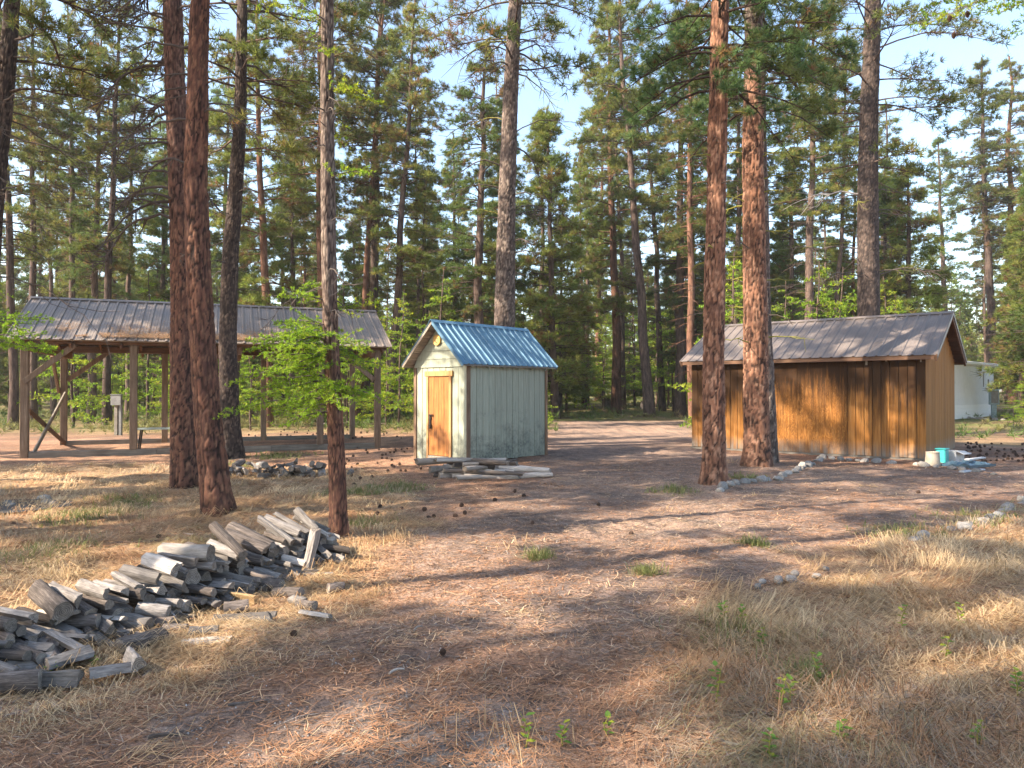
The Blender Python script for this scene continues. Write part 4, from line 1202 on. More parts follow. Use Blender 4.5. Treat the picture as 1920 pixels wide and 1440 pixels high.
r3, a3, q3, D3 = near_tree('thin grey-topped larch at the woodpile end with bright green low sprays', 636, 1015,
    [(636, 1015, 37), (634, 930, 33), (629, 770, 30), (622, 600, 28), (620, 400, 27), (618, 200, 25), (619, 0, 23)], 15, 'deep', 23, cls='larch_tree', upper=('grey', 1.4, 3.2), cell=.04, depth=.010)
def larch_crown(root, axis, seed, specs, step=.028, m=8, size=.034, width=.010, pal=LARCH_C, name='crown'):
    rng = np.random.default_rng(seed); wood = Geo(); fol = []
    for (z, L, az, ri) in specs:
        spray(rng, axis, [z], [L], [az], ri, .30, .012, wood, fol, step, size, twigden=13, tl=.45)
    V, Q = wood.arrays()
    link('limb_frame', fastmesh('limb_frame', V, Q, M['twig']), root)['kind'] = 'stuff'
    link(name, foliage_mesh(name, rng, fol, m, width, pal, 0., M['larch'], spread=1.2), root)
rl = random.Random(3)
sp3 = []
for k in range(44): sp3.append((rl.uniform(1.4, 2.4), rl.uniform(.35, .78), rl.uniform(1.0, 5.6), rl.uniform(-.05, .3)))
sp3 += [(1.55, 1.15, PI + .15, -.02), (1.75, 1.1, PI - .25, .05), (1.9, 1.0, PI + .5, .12), (2.2, .95, PI - .1, .2), (1.7, .75, -.3, .05), (1.95, .7, .2, .1), (2.35, .6, PI, .25), (2.6, .55, PI + .6, .3), (2.5, .5, .1, .3), (2.8, .4, PI * .8, .3)]
for k in range(8): sp3.append((rl.uniform(3.9, 6.2), rl.uniform(.3, .7), rl.uniform(0, 6.28), rl.uniform(-.1, .3)))
larch_crown(r3, a3, 31, sp3, step=.024, m=11, size=.036, width=.0075)
rng = np.random.default_rng(35); sp3b = [(z, 1.7 * (1 - (z - 6.5) / 9.5) + .3, k * 2.4, .1) for k, z in enumerate(np.linspace(6.6, 14.5, 34))]
larch_crown(r3, a3, 36, sp3b, step=.07, m=7, size=.06, width=.02, name='upper_crown')
for k in range(26):
    z = rl.uniform(2.4, 6.6)
    dead_branch(r3, a3, q3, 380 + k, z, rl.uniform(0, 6.28), rl.uniform(.25, .8), rl.uniform(-.2, .3), rl.uniform(.2, .8), rl.uniform(.004, .010), twigs=8, curl=.2, mat=M['twig'])
r4, a4, q4, D4 = near_tree('dark slightly curved pine trunk standing against the shelter front', 436, 858,
    [(436, 858, 46), (431, 800, 37), (425, 650, 32), (428, 500, 30), (437, 350, 27), (445, 200, 23), (447, 0, 19)], 19, 'dark', 24, depth=.018)
near_crown(r4, a4, q4, 124, 7.4, 18.5, 52, 2.6, m=14, width=.022, tuft=.26)
for k in range(16): dead_branch(r4, a4, q4, 420 + k, rr.uniform(4, 9), rr.uniform(0, 6.28), rr.uniform(.5, 1.6), rr.uniform(-.1, .3), rr.uniform(.2, .7), .014, twigs=8)
r5x = ((945 - CX) / F * 21.5, 21.5)
def hidden_foot(label, D, pts, Htot, bark, seed, **kw):
    x = (pts[0][0] - CX) / F * D
    root = empty('pine_tree', (x, D, gz(x, D)))
    tag(root, label, 'tree', 'pines standing in the clearing')
    tr, axis, rad = near_trunk('trunk', root, pts, D, Htot, bark, seed, **kw)
    return root, axis, rad
r5, a5, q5 = hidden_foot('thick grey-brown pine rising straight behind the blue-roofed shed', 21.5,
    [(945, 836, 46), (946, 600, 39), (950, 400, 33), (957, 200, 29), (966, 0, 25)], 23, 'grey', 25, row=.04)
near_crown(r5, a5, q5, 125, 11.2, 22.5, 46, 3.2, m=12, width=.026, tuft=.3, brown=.25, pal=PINE_C)
for k in range(30):
    dead_branch(r5, a5, q5, 460 + k, rr.uniform(5.5, 12.5), rr.choice((0, PI)) + rr.uniform(-.9, .9), rr.uniform(.8, 2.4), rr.uniform(.1, .6), rr.uniform(.3, 1.0), rr.uniform(.015, .032), twigs=10, curl=rr.uniform(0, .3),
                mat=M['moss'] if k % 6 == 0 else None)
r6, a6, q6, D6 = near_tree('red-plated pine beside the stone edging, nearer of the pair before the brown shed', 1338, 915,
    [(1338, 915, 56), (1338, 870, 45), (1338, 700, 41), (1345, 400, 37), (1348, 110, 34), (1350, 0, 33)], 20, 'red', 26, cell=.075, depth=.026)
near_crown(r6, a6, q6, 126, 6.7, 19.5, 76, 2.1, lowbias=1.35, tuft=.17, m=34, width=.012, pal=TOP_C, brown=.04, droop=.42, rise0=.0, twigs=9, sub=2)
for k in range(9): dead_branch(r6, a6, q6, 500 + k, rr.uniform(2.6, 6.4), rr.uniform(0, 6.28), rr.uniform(.2, .6), rr.uniform(-.1, .3), rr.uniform(.1, .4), .014, mat=M['moss'] if k % 2 else None, twigs=2)
r7, a7, q7, D7 = near_tree('tall orange-plated pine close to the brown shed wall, paler of the pair', 1418, 880,
    [(1419, 880, 60), (1418, 835, 48), (1416, 600, 44), (1413, 300, 39), (1416, 100, 35), (1416, 0, 33)], 22, 'red', 27, cell=.082, depth=.026, upper=('grey', 7.2, 9.5))
near_crown(r7, a7, q7, 127, 7.5, 21, 78, 2.7, lowbias=1.35, tuft=.19, m=34, width=.013, pal=TOP_C, brown=.04, droop=.40, rise0=.0, twigs=9, sub=2)
for k in range(26): dead_branch(r7, a7, q7, 520 + k, rr.uniform(2.6, 7.2), rr.choice((0, 0, PI)) + rr.uniform(-.8, .8), rr.uniform(.3, 1.5), rr.uniform(-.05, .5), rr.uniform(.1, .5), rr.uniform(.012, .022), mat=M['moss'] if k % 3 else None, twigs=3)
r7b, a7b, q7b = hidden_foot('darker grey pine trunk pressed close behind the tall orange-plated pine', 16.0,
    [(1437, 872, 42), (1437, 700, 36), (1436, 450, 30), (1432, 250, 23), (1430, 0, 20)], 19, 'grey', 28)
near_crown(r7b, a7b, q7b, 128, 8.5, 18.6, 36, 2.3, m=12, width=.022, tuft=.26, pal=BLUE_C)
r8, a8, q8 = hidden_foot('thick dark grey pine rising behind the brown shed roof', 26.0,
    [(1622, 818, 46), (1624, 590, 39), (1625, 350, 36), (1633, 150, 31), (1635, 0, 28)], 25, 'dark', 29, row=.05)
near_crown(r8, a8, q8, 129, 9.0, 24.5, 60, 3.9, m=13, width=.028, tuft=.30, pal=PINE_C, brown=.1, twigs=8)
for k in range(22): dead_branch(r8, a8, q8, 560 + k, rr.uniform(5.0, 11), rr.choice((0, PI)) + rr.uniform(-.9, .9), rr.uniform(.8, 2.8), rr.uniform(.0, .4), rr.uniform(.1, .5), rr.uniform(.014, .03), twigs=9, mat=M['palebranch'] if k == 4 else (M['moss'] if k % 4 == 0 else None))
r0, a0, q0 = hidden_foot('dark leaning pine cut by the left edge of the picture', 13.0,
    [(-42, 903, 44), (-12, 600, 34), (3, 330, 30), (12, 150, 28), (20, 0, 26)], 20, 'dark', 30)
near_crown(r0, a0, q0, 130, 7.0, 19.5, 50, 2.9, m=14, width=.02, tuft=.25, brown=.1)
for k in range(14): dead_branch(r0, a0, q0, 600 + k, rr.uniform(3.5, 8), rr.uniform(-1.2, 1.2), rr.uniform(.8, 2.4), rr.uniform(-.3, .1), rr.uniform(.1, .4), .016, twigs=8)
# larches outside the frame whose sprays hang into it
def edge_larch(label, x, D, Htot, specs, seed, upper=5.4):
    root = empty('larch_tree', (x, D, gz(x, D)))
    tag(root, label, 'tree', 'larches at the picture edges')
    tr, axis, rad = near_trunk('trunk', root, [(CX + F * x / D, HORIZ + CAMH * F / D, .24 * F / D), (CX + F * x / D, HORIZ - 3 * F / D, .2 * F / D), (CX + F * x / D + 3, HORIZ - 5 * F / D, .18 * F / D)], D, Htot, 'purple', seed, cell=.04, depth=.010, row=.06)
    larch_crown(root, axis, seed + 1, specs)
    larch_crown(root, axis, seed + 2, [(z, 1.8 * (1 - (z - 5) / (Htot - 4)) + .3, k * 2.4, .1) for k, z in enumerate(np.linspace(upper, Htot - .4, 30))], step=.07, m=7, size=.06, width=.02, name='upper_crown')
    return root, axis
rA, aA = edge_larch('young larch whose bright spray enters at the left edge by the shelter', -6.55, 8.6, 12, [(2.30, 1.2, -.05, .26), (2.2, .9, .3, .2), (2.5, 1.0, -.35, .2), (2.2, .8, -.1, .35), (2.4, .9, .15, .3), (3.0, .9, 2, .2), (2.6, 1.0, 3, .2), (3.6, 1.1, 4.2, .2), (1.9, .7, -1.6, .2)], 61, upper=7.2)
rB, aB = edge_larch('larch whose bright cone-hung spray droops in at the top right corner', 5.75, 6.2, 13, [(5.15, 2.2, PI - .05, .10), (5.2, 2.0, PI + .15, .14), (5.1, 1.7, PI + .3, .10), (5.15, 1.8, PI - .2, .08), (5.1, 1.4, PI + .1, .12), (5.25, 1.5, PI - .1, .1), (5.3, 1.0, 1.2, .1)], 65)
# ------------------------------------------------------------------ firewood
def wood_side(name, c0, c1, c2, sc=1.0):
    m, t, b = nt(name)
    v = mapping(t, (2.2, 4.5, 4.5), rnd=True)
    n = noise(t, v, 1.2 * sc, 7, 0.72)
    v2 = mapping(t, (3, 1.2, 1.2), rnd=True); n2 = noise(t, v2, 1.0, 4, 0.6)
    c = ramp(t, n, [(0.3, c0), (0.5, c1), (0.72, c2)])
    c = mixc(t, 0.7, c, ramp(t, n2, [(0.35, (0.6, 0.57, 0.55)), (0.65, (1.15, 1.12, 1.1))]), 'MULTIPLY')
    c = hsv_rand(t, c, 0.42)
    t.links.new(c, b.inputs['Base Color']); b.inputs['Roughness'].default_value = 0.9; b.inputs['Specular IOR Level'].default_value = .2
    bump(t, b, n, 0.8, 0.012)
    return m
def wood_end(name, c0, c1):
    m, t, b = nt(name)
    v = mapping(t, (1, 1, 1)); 
    w = N(t, 'ShaderNodeTexWave', wave_type='RINGS', rings_direction='X'); w.inputs['Scale'].default_value = 1.7; w.inputs['Distortion'].default_value = 1.8
    w.inputs['Detail'].default_value = 3; t.links.new(v, w.inputs['Vector'])
    v2 = mapping(t, (2.2, 2.2, 2.2), rnd=True); n2 = noise(t, v2, 1.0, 5, 0.65)
    c = ramp(t, w.outputs['Fac'], [(0.0, tuple(.8 * a + .2 * b for a, b in zip(c0, c1))), (0.9, c1)])
    c = mixc(t, 0.8, c, ramp(t, n2, [(0.3, (0.4, 0.38, 0.37)), (0.6, (1.1, 1.08, 1.05))]), 'MULTIPLY')
    c = hsv_rand(t, c, 0.35)
    t.links.new(c, b.inputs['Base Color']); b.inputs['Roughness'].default_value = 0.9; b.inputs['Specular IOR Level'].default_value = .2
    bump(t, b, w.outputs['Fac'], 0.3, 0.004)
    return m
M['lbark'] = wood_side('log_bark', (0.035, 0.03, 0.028), (0.11, 0.092, 0.082), (0.25, 0.215, 0.195))
M['lgrey'] = wood_side('log_grey_split', (0.11, 0.10, 0.095), (0.235, 0.215, 0.20), (0.37, 0.345, 0.32))
M['lpale'] = wood_side('log_pale', (0.27, 0.24, 0.215), (0.40, 0.365, 0.33), (0.50, 0.46, 0.42))
M['lend'] = wood_end('log_end', (0.10, 0.085, 0.075), (0.25, 0.215, 0.185))
M['lorange'] = wood_side('log_orange_split', (0.30, 0.19, 0.09), (0.45, 0.31, 0.16), (0.56, 0.41, 0.24))
M['bleach'] = wood_side('bleached_pole', (0.22, 0.185, 0.16), (0.44, 0.385, 0.34), (0.60, 0.54, 0.49))

def log_mesh(kind, L, r, seed, side, end, taper=0.0, bend=0.0):
    """a log lying along x, round or split; irregular along its length"""
    rn_ = random.Random(seed); n = 14; rows = 7
    if kind == 'round': prof = [(math.cos(2 * PI * i / n), math.sin(2 * PI * i / n)) for i in range(n)]
    elif kind == 'half': prof = [(math.cos(PI * i / 8), math.sin(PI * i / 8)) for i in range(9)] + [(-.5, .0), (0, .02), (.5, -.02)]; prof = [(p[0], p[1] - .4) for p in prof]
    else: prof = [(math.cos(.25 + 1.35 * i / 6) * 1.15, math.sin(.25 + 1.35 * i / 6) * 1.15) for i in range(7)] + [(.0, .45), (-.1, -.25), (.45, .0)]; cx0 = .48; prof = [(p[0] - cx0, p[1] - .45) for p in prof]
    n = len(prof)
    pj = [1 + rn_.uniform(-.15, .13) for _ in range(n)]; sl0, sl1 = rn_.uniform(-.07, .07), rn_.uniform(-.07, .07)
    V = []; Fs = []; mi = []
    by_, bz_ = rn_.uniform(-1, 1) * bend, rn_.uniform(-1, 1) * bend * .4
    ph = rn_.uniform(0, 6)
    for k in range(rows):
        s = k / (rows - 1); x = (s - .5) * L
        sc = r * (1 + taper * (.5 - s)) * (1 + .05 * math.sin(5 * s + ph))
        oy_ = by_ * math.sin(PI * s); oz_ = bz_ * math.sin(PI * s)
        for i, (a, b) in enumerate(prof):
            j = pj[i] * (1 + .05 * math.sin(9 * s + i * 2.1 + ph))
            V.append((x + ((rn_.uniform(-.02, .02) + (sl0 if k == 0 else sl1) * b) if k in (0, rows - 1) else 0), a * sc * j + oy_, b * sc * j + oz_))
    for k in range(rows - 1):
        for i in range(n):
            Fs.append((k * n + i, k * n + (i + 1) % n, (k + 1) * n + (i + 1) % n, (k + 1) * n + i)); mi.append(0)
    Fs.append(tuple(range(n))); mi.append(1); Fs.append(tuple(range((rows - 1) * n, rows * n))[::-1]); mi.append(1)
    me = bpy.data.meshes.new('log'); me.from_pydata(V, [], Fs)
    me.materials.append(M[side]); me.materials.append(M[end])
    me.polygons.foreach_set('material_index', mi)
    sm_ = [1 if (q == 0 and kind == 'round') else 0 for q in mi]; me.polygons.foreach_set('use_smooth', sm_)
    import bmesh
    bm = bmesh.new(); bm.from_mesh(me); bmesh.ops.recalc_face_normals(bm, faces=bm.faces); bm.to_mesh(me); bm.free(); me.update()
    return me
KINDS = []
for k in range(5): KINDS.append(('round', log_mesh('round', 1, 1, 700 + k, 'lbark', 'lend'), 'bark-covered'))
for k in range(3): KINDS.append(('round', log_mesh('round', 1, 1, 710 + k, 'lgrey', 'lend'), 'smooth grey round'))
for k in range(4): KINDS.append(('half', log_mesh('half', 1, 1, 720 + k, 'lgrey', 'lend'), 'grey half-split'))
for k in range(5): KINDS.append(('wedge', log_mesh('wedge', 1, 1, 730 + k, 'lgrey', 'lend'), 'grey wedge-split'))
for k in range(2): KINDS.append(('half', log_mesh('half', 1, 1, 740 + k, 'lpale', 'lend'), 'pale half-split'))
KINDS.append(('round', log_mesh('round', 1, 1, 745, 'lpale', 'lend'), 'bleached round'))
KINDS.append(('wedge', log_mesh('wedge', 1, 1, 746, 'lorange', 'lorange'), 'orange split'))
RL = random.Random(19)
LOGS = []   # [object, words, s, z, side]
def put_log(k, loc, axis_dir, roll, L, r, group, cat='log', name='firewood_log'):
    o = link(name, KINDS[k][1] if isinstance(k, int) else k)
    d = Vector(axis_dir).normalized()
    q = d.to_track_quat('X', 'Z')
    o.rotation_mode = 'QUATERNION'; o.rotation_quaternion = q @ Matrix.Rotation(roll, 3, 'X').to_quaternion()
    o.location = loc; o.scale = (L, r, r)
    tag(o, None, cat, group)
    return o

# the long row: circles dropped one after another on the section along the row
PA = Vector((*gpx(-150, 1290), 0)); PB = Vector((*gpx(606, 1040), 0))
PDIR = (PB - PA).normalized(); PLEN = (PB - PA).length
PNRM = Vector((PDIR.y, -PDIR.x, 0))                        # towards the drive
def top_profile(s):
    u = s / PLEN
    return np.interp(u, [0, .12, .25, .42, .55, .68, .80, .93, 1.0], [.17, .19, .21, .24, .28, .25, .29, .31, .20])
circ = []
def rest_height(s, r):
    z = r * .92
    for (cs, cz, cr) in circ:
        d = abs(cs - s)
        if d < (cr + r) * .96: z = max(z, cz + math.sqrt(((cr + r) * .96) ** 2 - d * d))
    return z
fails = 0
while fails < 260 and len(circ) < 250:
    r = RL.choice([.026, .03, .034, .038, .042, .046, .05, .055, .065])
    best = None
    for _ in range(26):
        s = RL.uniform(.05, PLEN - .03); z = rest_height(s, r)
        over = z + r - top_profile(s)
        if over < .03 and (best is None or z < best[1]): best = (s, z)
    if best is None: fails += 1; continue
    circ.append((best[0], best[1], r))
for (s, z, r) in circ:
    L = RL.uniform(.26, .42)
    k = RL.choices(range(20), [3.4] * 5 + [1.2] * 3 + [2.2] * 4 + [2.8] * 5 + [.9] * 2 + [.6])[0]
    p = PA + PDIR * s + PNRM * RL.uniform(-.08, .10)
    tilt = RL.uniform(-.16, .10) - (.20 if s > PLEN * .62 and z > .22 else 0)
    d = PNRM * math.cos(tilt) + Vector((0, 0, math.sin(tilt))) + PDIR * RL.uniform(-.26, .26)
    o = put_log(k, (p.x, p.y, gz(p.x, p.y) + z + .01), d, RL.uniform(0, 6.28), L, r, 'firewood logs stacked in the long row')
    LOGS.append([o, KINDS[k][2], s, z, 'row'])
# big pieces lying on the crest of the row, as in the picture
for (px, u, r, k, L, roll) in (('a', .53, .085, 19, .44, 1.2), ('b', .455, .08, 17, .42, 1.0), ('c', .20, .085, 0, .46, .5), ('d', .235, .06, 8, .42, 1.3), ('e', .285, .06, 9, .44, 1.5), ('f', .33, .055, 12, .4, 1),
                               ('o', .37, .06, 13, .36, .7), ('p', .405, .065, 9, .4, 1.2), ('q', .49, .06, 14, .4, .5), ('r', .565, .06, 3, .4, 0), ('s', .60, .055, 10, .4, 1.3), ('t', .10, .06, 1, .4, .3), ('u', .14, .055, 12, .4, .8), ('v', .05, .06, 9, .4, 1.2), ('g', .64, .06, 1, .5, 0), ('h', .70, .07, 2, .52, 0), ('i', .75, .065, 3, .55, 0), ('j', .80, .065, 13, .5, .6), ('k', .845, .06, 10, .48, 1.3), ('l', .89, .055, 14, .48, 1.0), ('m', .935, .06, 9, .44, 1.5), ('n', .965, .05, 6, .44, 1.1)):
    s = u * PLEN + RL.uniform(-.05, .05); r *= .76; L *= .9; z = rest_height(s, r); circ.append((s, z, r))
    p = PA + PDIR * s; steep = RL.uniform(-.5, -.28) if u > .6 else RL.uniform(-.2, .02); L *= RL.uniform(.85, 1.08); p = p + PNRM * RL.uniform(-.07, .07)
    d = PNRM * math.cos(steep) + Vector((0, 0, math.sin(steep))) + PDIR * RL.uniform(-.25, .2)
    o = put_log(k, (p.x, p.y, gz(p.x, p.y) + z + .015), d, roll, L, r, 'firewood logs stacked in the long row')
    LOGS.append([o, KINDS[k][2], s, z + .2, 'crest'])
# a lower tumble along its foot on the drive side
low = []
for _ in range(90):
    r = RL.choice([.028, .034, .04, .046, .055]); best = None
    for _k in range(8):
        s = RL.uniform(.1, PLEN - .1); z = r * .9
        for (cs, cz, cr) in low:
            d_ = abs(cs - s)
            if d_ < (cr + r) * .96: z = max(z, cz + math.sqrt(((cr + r) * .96) ** 2 - d_ * d_))
        if z + r < .17 and (best is None or z < best[1]): best = (s, z)
    if best is None: continue
    s, z = best; low.append((s, z, r))
    k = RL.choices(range(20), [3.4] * 5 + [1.2] * 3 + [2.2] * 4 + [2.8] * 5 + [.5] * 2 + [.3])[0]
    p = PA + PDIR * s + PNRM * RL.uniform(.22, .34)
    d = PNRM * 1.0 + Vector((0, 0, RL.uniform(-.25, .1))) + PDIR * RL.uniform(-.6, .6)
    o = put_log(k, (p.x, p.y, gz(p.x, p.y) + z), d, RL.uniform(0, 6.28), RL.uniform(.2, .36), r, 'firewood logs stacked in the long row')
    LOGS.append([o, KINDS[k][2], s, z, 'foot'])
# pieces rolled off in front of it
for (px, py, k, r, L, az) in ((85, 1228, 5, .075, .42, -.3), (200, 1205, 13, .06, .44, .25), (130, 1255, 8, .085, .3, .9), (60, 1262, 9, .08, .28, .5), (270, 1215, 2, .06, .36, .9), (255, 1255, 15, .08, .34, -.9),
        (190, 1185, 12, .055, .4, .1), (235, 1195, 17, .04, .5, -.35), (105, 1288, 14, .07, .36, .1), (215, 1270, 11, .06, .3, .5), (390, 1212, 17, .045, .4, .1), (385, 1198, 7, .055, .22, .2), (455, 1168, 12, .055, .52, .0),
        (488, 1162, 8, .045, .3, .05), (330, 1190, 3, .05, .2, .2), (460, 1130, 20, .06, .30, -.4), (445, 1150, 0, .06, .22, .3), (555, 1085, 16, .06, .48, .1), (590, 1085, 10, .045, .4, .25), (500, 1110, 1, .07, .4, -.35), (560, 1135, 6, .045, .2, -.6),
        (575, 1142, 0, .045, .2, -.4), (592, 1158, 17, .04, .34, -.4), (630, 1110, 2, .05, .16, .5), (420, 1098, 5, .03, .5, .35), (540, 1120, 4, .05, .3, -.2), (20, 1300, 0, .08, .4, .3), (-20, 1250, 8, .09, .4, .2), (40, 1215, 10, .08, .44, .4), (310, 1160, 9, .05, .3, .4)):
    x, y = gpx(px, py)
    o = put_log(k, (x, y, gz(x, y) + r * .72), (math.cos(az), math.sin(az), RL.uniform(-.06, .06)), RL.uniform(0, 6.28) if KINDS[k][0] == 'round' else RL.uniform(-.4, .4), L * .78, r * .82, 'firewood logs lying loose before the long row')
    LOGS.append([o, KINDS[k][2], px, py, 'loose'])
# upright plank-like piece leaning at the right end
x, y = gpx(582, 1078)
o = put_log(12, (x, y, gz(x, y) + .2), (.15, .25, 1), .4, .40, .07, 'firewood logs stacked in the long row'); LOGS.append([o, 'upright leaning grey split', 99, 1, 'lean'])

# small far pile in front of the shelter
HX, HY = gpx(515, 893)
cc_ = []
for k in range(46):
    r = RL.uniform(.035, .075); best = None
    for _ in range(10):
        s = RL.gauss(0, .42) + (.0 if k % 4 else -.55); z = r
        for (cs, cz, cr) in cc_:
            d = abs(cs - s)
            if d < (cr + r): z = max(z, cz + math.sqrt((cr + r) ** 2 - d * d))
        if best is None or z < best[1]: best = (s, z)
    s, z = best
    if z > .36: continue
    cc_.append((s, z, r))
    kk = RL.choices(range(20), [3] * 5 + [2] * 3 + [2] * 4 + [2] * 5 + [1.6] * 2 + [1.2])[0]
    az = RL.uniform(-1.9, -.7)
    x, y = HX + s, HY + RL.uniform(-.22, .22)
    o = put_log(kk, (x, y, gz(x, y) + z), (math.cos(az), math.sin(az), RL.uniform(-.2, .2)), RL.uniform(0, 6.28), RL.uniform(.28, .42), r, 'firewood logs heaped in the small far pile')
    LOGS.append([o, KINDS[kk][2], s, z, 'heap'])
# bleached poles by the small shed
POLE = [log_mesh('round', 1, 1, 760 + k, 'bleach', 'lend', taper=.5, bend=.6) for k in range(4)]
PX, PY = gpx(905, 894)
done = []
for i in range(46):
    r = RL.uniform(.034, .062); L = RL.choice([.3, .4, .5, .6, .8, 1.0, 1.5]); az = RL.gauss(.2, .38)
    y = PY + RL.gauss(0, .17); x = PX + RL.gauss(0, .3 if L > .9 else .45)
    z = r * .85
    for (qx, qy, ql, qr, qz) in done:
        if abs(qx - x) < (ql + L) * .40 and abs(qy - y) < (qr + r): z = max(z, qz + math.sqrt(max(0, (qr + r) ** 2 - (qy - y) ** 2)))
    if z > .34: continue
    done.append((x, y, L, r, z))
    o = put_log(POLE[i % 4] if i % 4 else KINDS[i % 8][1], (x, y, gz(x, y) + z), (math.cos(az), math.sin(az), RL.uniform(-.05, .06)), RL.uniform(0, 6.28), L, r, 'bleached poles piled by the small shed', 'pole', 'weathered_pole')
    LOGS.append([o, 'bleached' if i % 4 else 'darker', x, -y, 'poles'])

# ------------------------------------------------------------------ labels for the firewood, told apart by kind and place
def ordw(n):
    return {1: 'first', 2: 'second', 3: 'third', 4: 'fourth', 5: 'fifth', 6: 'sixth', 7: 'seventh', 8: 'eighth', 9: 'ninth', 10: 'tenth', 11: 'eleventh', 12: 'twelfth'}.get(n, f'{n}th')
def series(items, key, text):
    by = {}
    for it in items: by.setdefault(it[1], []).append(it)
    for w, L_ in by.items():
        L_.sort(key=key)
        for i, it in enumerate(L_): it[0]['label'] = text(w, i + 1, len(L_))
row = [l for l in LOGS if l[4] == 'row']
for lo, hi, lev in ((0, .13, 'in the bottom layer'), (.13, .26, 'in the middle layer'), (.26, 9, 'in the top layer')):
    series([l for l in row if lo <= l[3] < hi], lambda l: -l[2], lambda w, i, n: f'{w} log {lev} of the long woodpile, {ordw(i)} from tree end')
series([l for l in LOGS if l[4] == 'foot'], lambda l: -l[2], lambda w, i, n: f'small {w} piece tumbled at the long woodpile foot, {ordw(i)} from tree end')
series([l for l in LOGS if l[4] == 'crest'], lambda l: -l[2], lambda w, i, n: f'{w} log capping the long woodpile, {ordw(i)} from its tree end')
series([l for l in LOGS if l[4] == 'loose'], lambda l: l[2], lambda w, i, n: f'{w} piece lying loose in straw before the long woodpile, {ordw(i)} from the left')
series([l for l in LOGS if l[4] == 'heap'], lambda l: l[2], lambda w, i, n: f'{w} log in the small pile before the shelter, {ordw(i)} from the left')
series([l for l in LOGS if l[4] == 'poles'], lambda l: -l[3], lambda w, i, n: f'{w} pole in the flat stack before the blue-roofed shed, {ordw(i)} from the front')
series([l for l in LOGS if l[4] == 'lean'], lambda l: l[2], lambda w, i, n: 'flat grey split piece standing upright against the tree end of the long woodpile')

# ------------------------------------------------------------------ edging stones
def stone_mesh(seed):
    import bmesh
    bm = bmesh.new(); bmesh.ops.create_icosphere(bm, subdivisions=3, radius=1)
    rn_ = np.random.default_rng(seed); o = rn_.uniform(0, 50, 3)
    cuts = [(Vector(rn_.normal(size=3)).normalized(), rn_.uniform(.55, .85)) for _ in range(7)]
    for v in bm.verts:
        p = v.co.copy()
        for nrm, dd in cuts:
            e = p.dot(nrm) - dd
            if e > 0: p -= nrm * e * .85
        f = float(vnoise(np.array([p.x * 2 + o[0] + p.z]), np.array([p.y * 2 + o[1] + p.z * .7]), seed)[0])
        v.co = p * (.88 + .24 * f)
    me = bpy.data.meshes.new('stone'); bm.to_mesh(me); bm.free()
    me.materials.append(M['stone'])
    me.polygons.foreach_set('use_smooth', [True] * len(me.polygons)); return me
def stone_mat():
    m, t, b = nt('pale_stone')
    v = mapping(t, (3, 3, 3), rnd=True); n = noise(t, v, 1.2, 7, .7)
    c = ramp(t, n, [(0.3, (0.12, 0.11, 0.10)), (0.5, (0.23, 0.21, 0.19)), (0.72, (0.36, 0.335, 0.30))])
    c = hsv_rand(t, c, .3); t.links.new(c, b.inputs['Base Color']); b.inputs['Roughness'].default_value = .85
    bump(t, b, n, .5, .02); return m
M['stone'] = stone_mat()
STM = [stone_mesh(800 + k) for k in range(7)]
def stones(path, sizes, group, text, jit=.04, skip=0.0):
    pts = [Vector((*gpx(*p), 0)) for p in path]
    seg = [(pts[i + 1] - pts[i]).length for i in range(len(pts) - 1)]; tot = sum(seg)
    s = 0; out = []
    while s < tot:
        w = RL.uniform(*sizes); q = s + w / 2; i = 0
        while i < len(seg) - 1 and q > seg[i]: q -= seg[i]; i += 1
        d = (pts[i + 1] - pts[i]).normalized(); p = pts[i] + d * min(q, seg[i])
        s += w * RL.uniform(.95, 1.15)
        if RL.random() < skip: continue
        x, y = p.x + RL.uniform(-jit, jit), p.y + RL.uniform(-jit, jit)
        hgt = w * RL.uniform(.24, .36); w *= .82
        o = link('edging_stone', RL.choice(STM), None, (x, y, gz(x, y) + hgt * .25), (RL.uniform(-.15, .15), RL.uniform(-.15, .15), math.atan2(d.y, d.x) + RL.uniform(-.4, .4)))
        o.scale = (w * .54, w * RL.uniform(.34, .48), hgt); tag(o, None, 'stone', group); out.append(o)
    for i, o in enumerate(out): o['label'] = text(ordw(i + 1))
    return out
stones([(1345, 929), (1400, 910), (1455, 902), (1500, 885), (1520, 872)], (.16, .30), 'stones edging the bed of the two red pines', lambda n: f'pale stone edging the bed under the two red pines, {n} from the nearer pine')
stones([(1528, 866), (1545, 860), (1600, 864), (1650, 868), (1700, 871), (1750, 876), (1800, 882), (1850, 888), (1890, 894)], (.15, .32), 'stones along the foot of the brown shed', lambda n: f'pale stone in the line along the brown shed foot, {n} from the shed middle', skip=.12)
stones([(1925, 938), (1880, 965), (1845, 988), (1800, 1005), (1765, 1015), (1700, 1030)], (.14, .26), 'stones edging the drive at the right', lambda n: f'pale stone edging the drive beside green grass, {n} from the right edge', skip=.1)
stones([(1565, 1066), (1500, 1080), (1440, 1092), (1400, 1100)], (.09, .17), 'stones half buried in the dry grass bank', lambda n: f'grey stone half buried at the dry grass bank edge, {n} from the right', skip=.25, jit=.08)
stones([(-10, 955), (20, 945), (60, 940), (95, 943), (110, 948)], (.12, .26), 'stones round the fire pit', lambda n: f'pale stone by the ash-dark pit at the left edge, {n} from the left', jit=.12)
stones([(1798, 786), (1830, 788), (1850, 789), (1880, 790)], (.18, .45), 'stones before the white house', lambda n: f'flat pale stone in the yard before the white house, {n} from the shed')
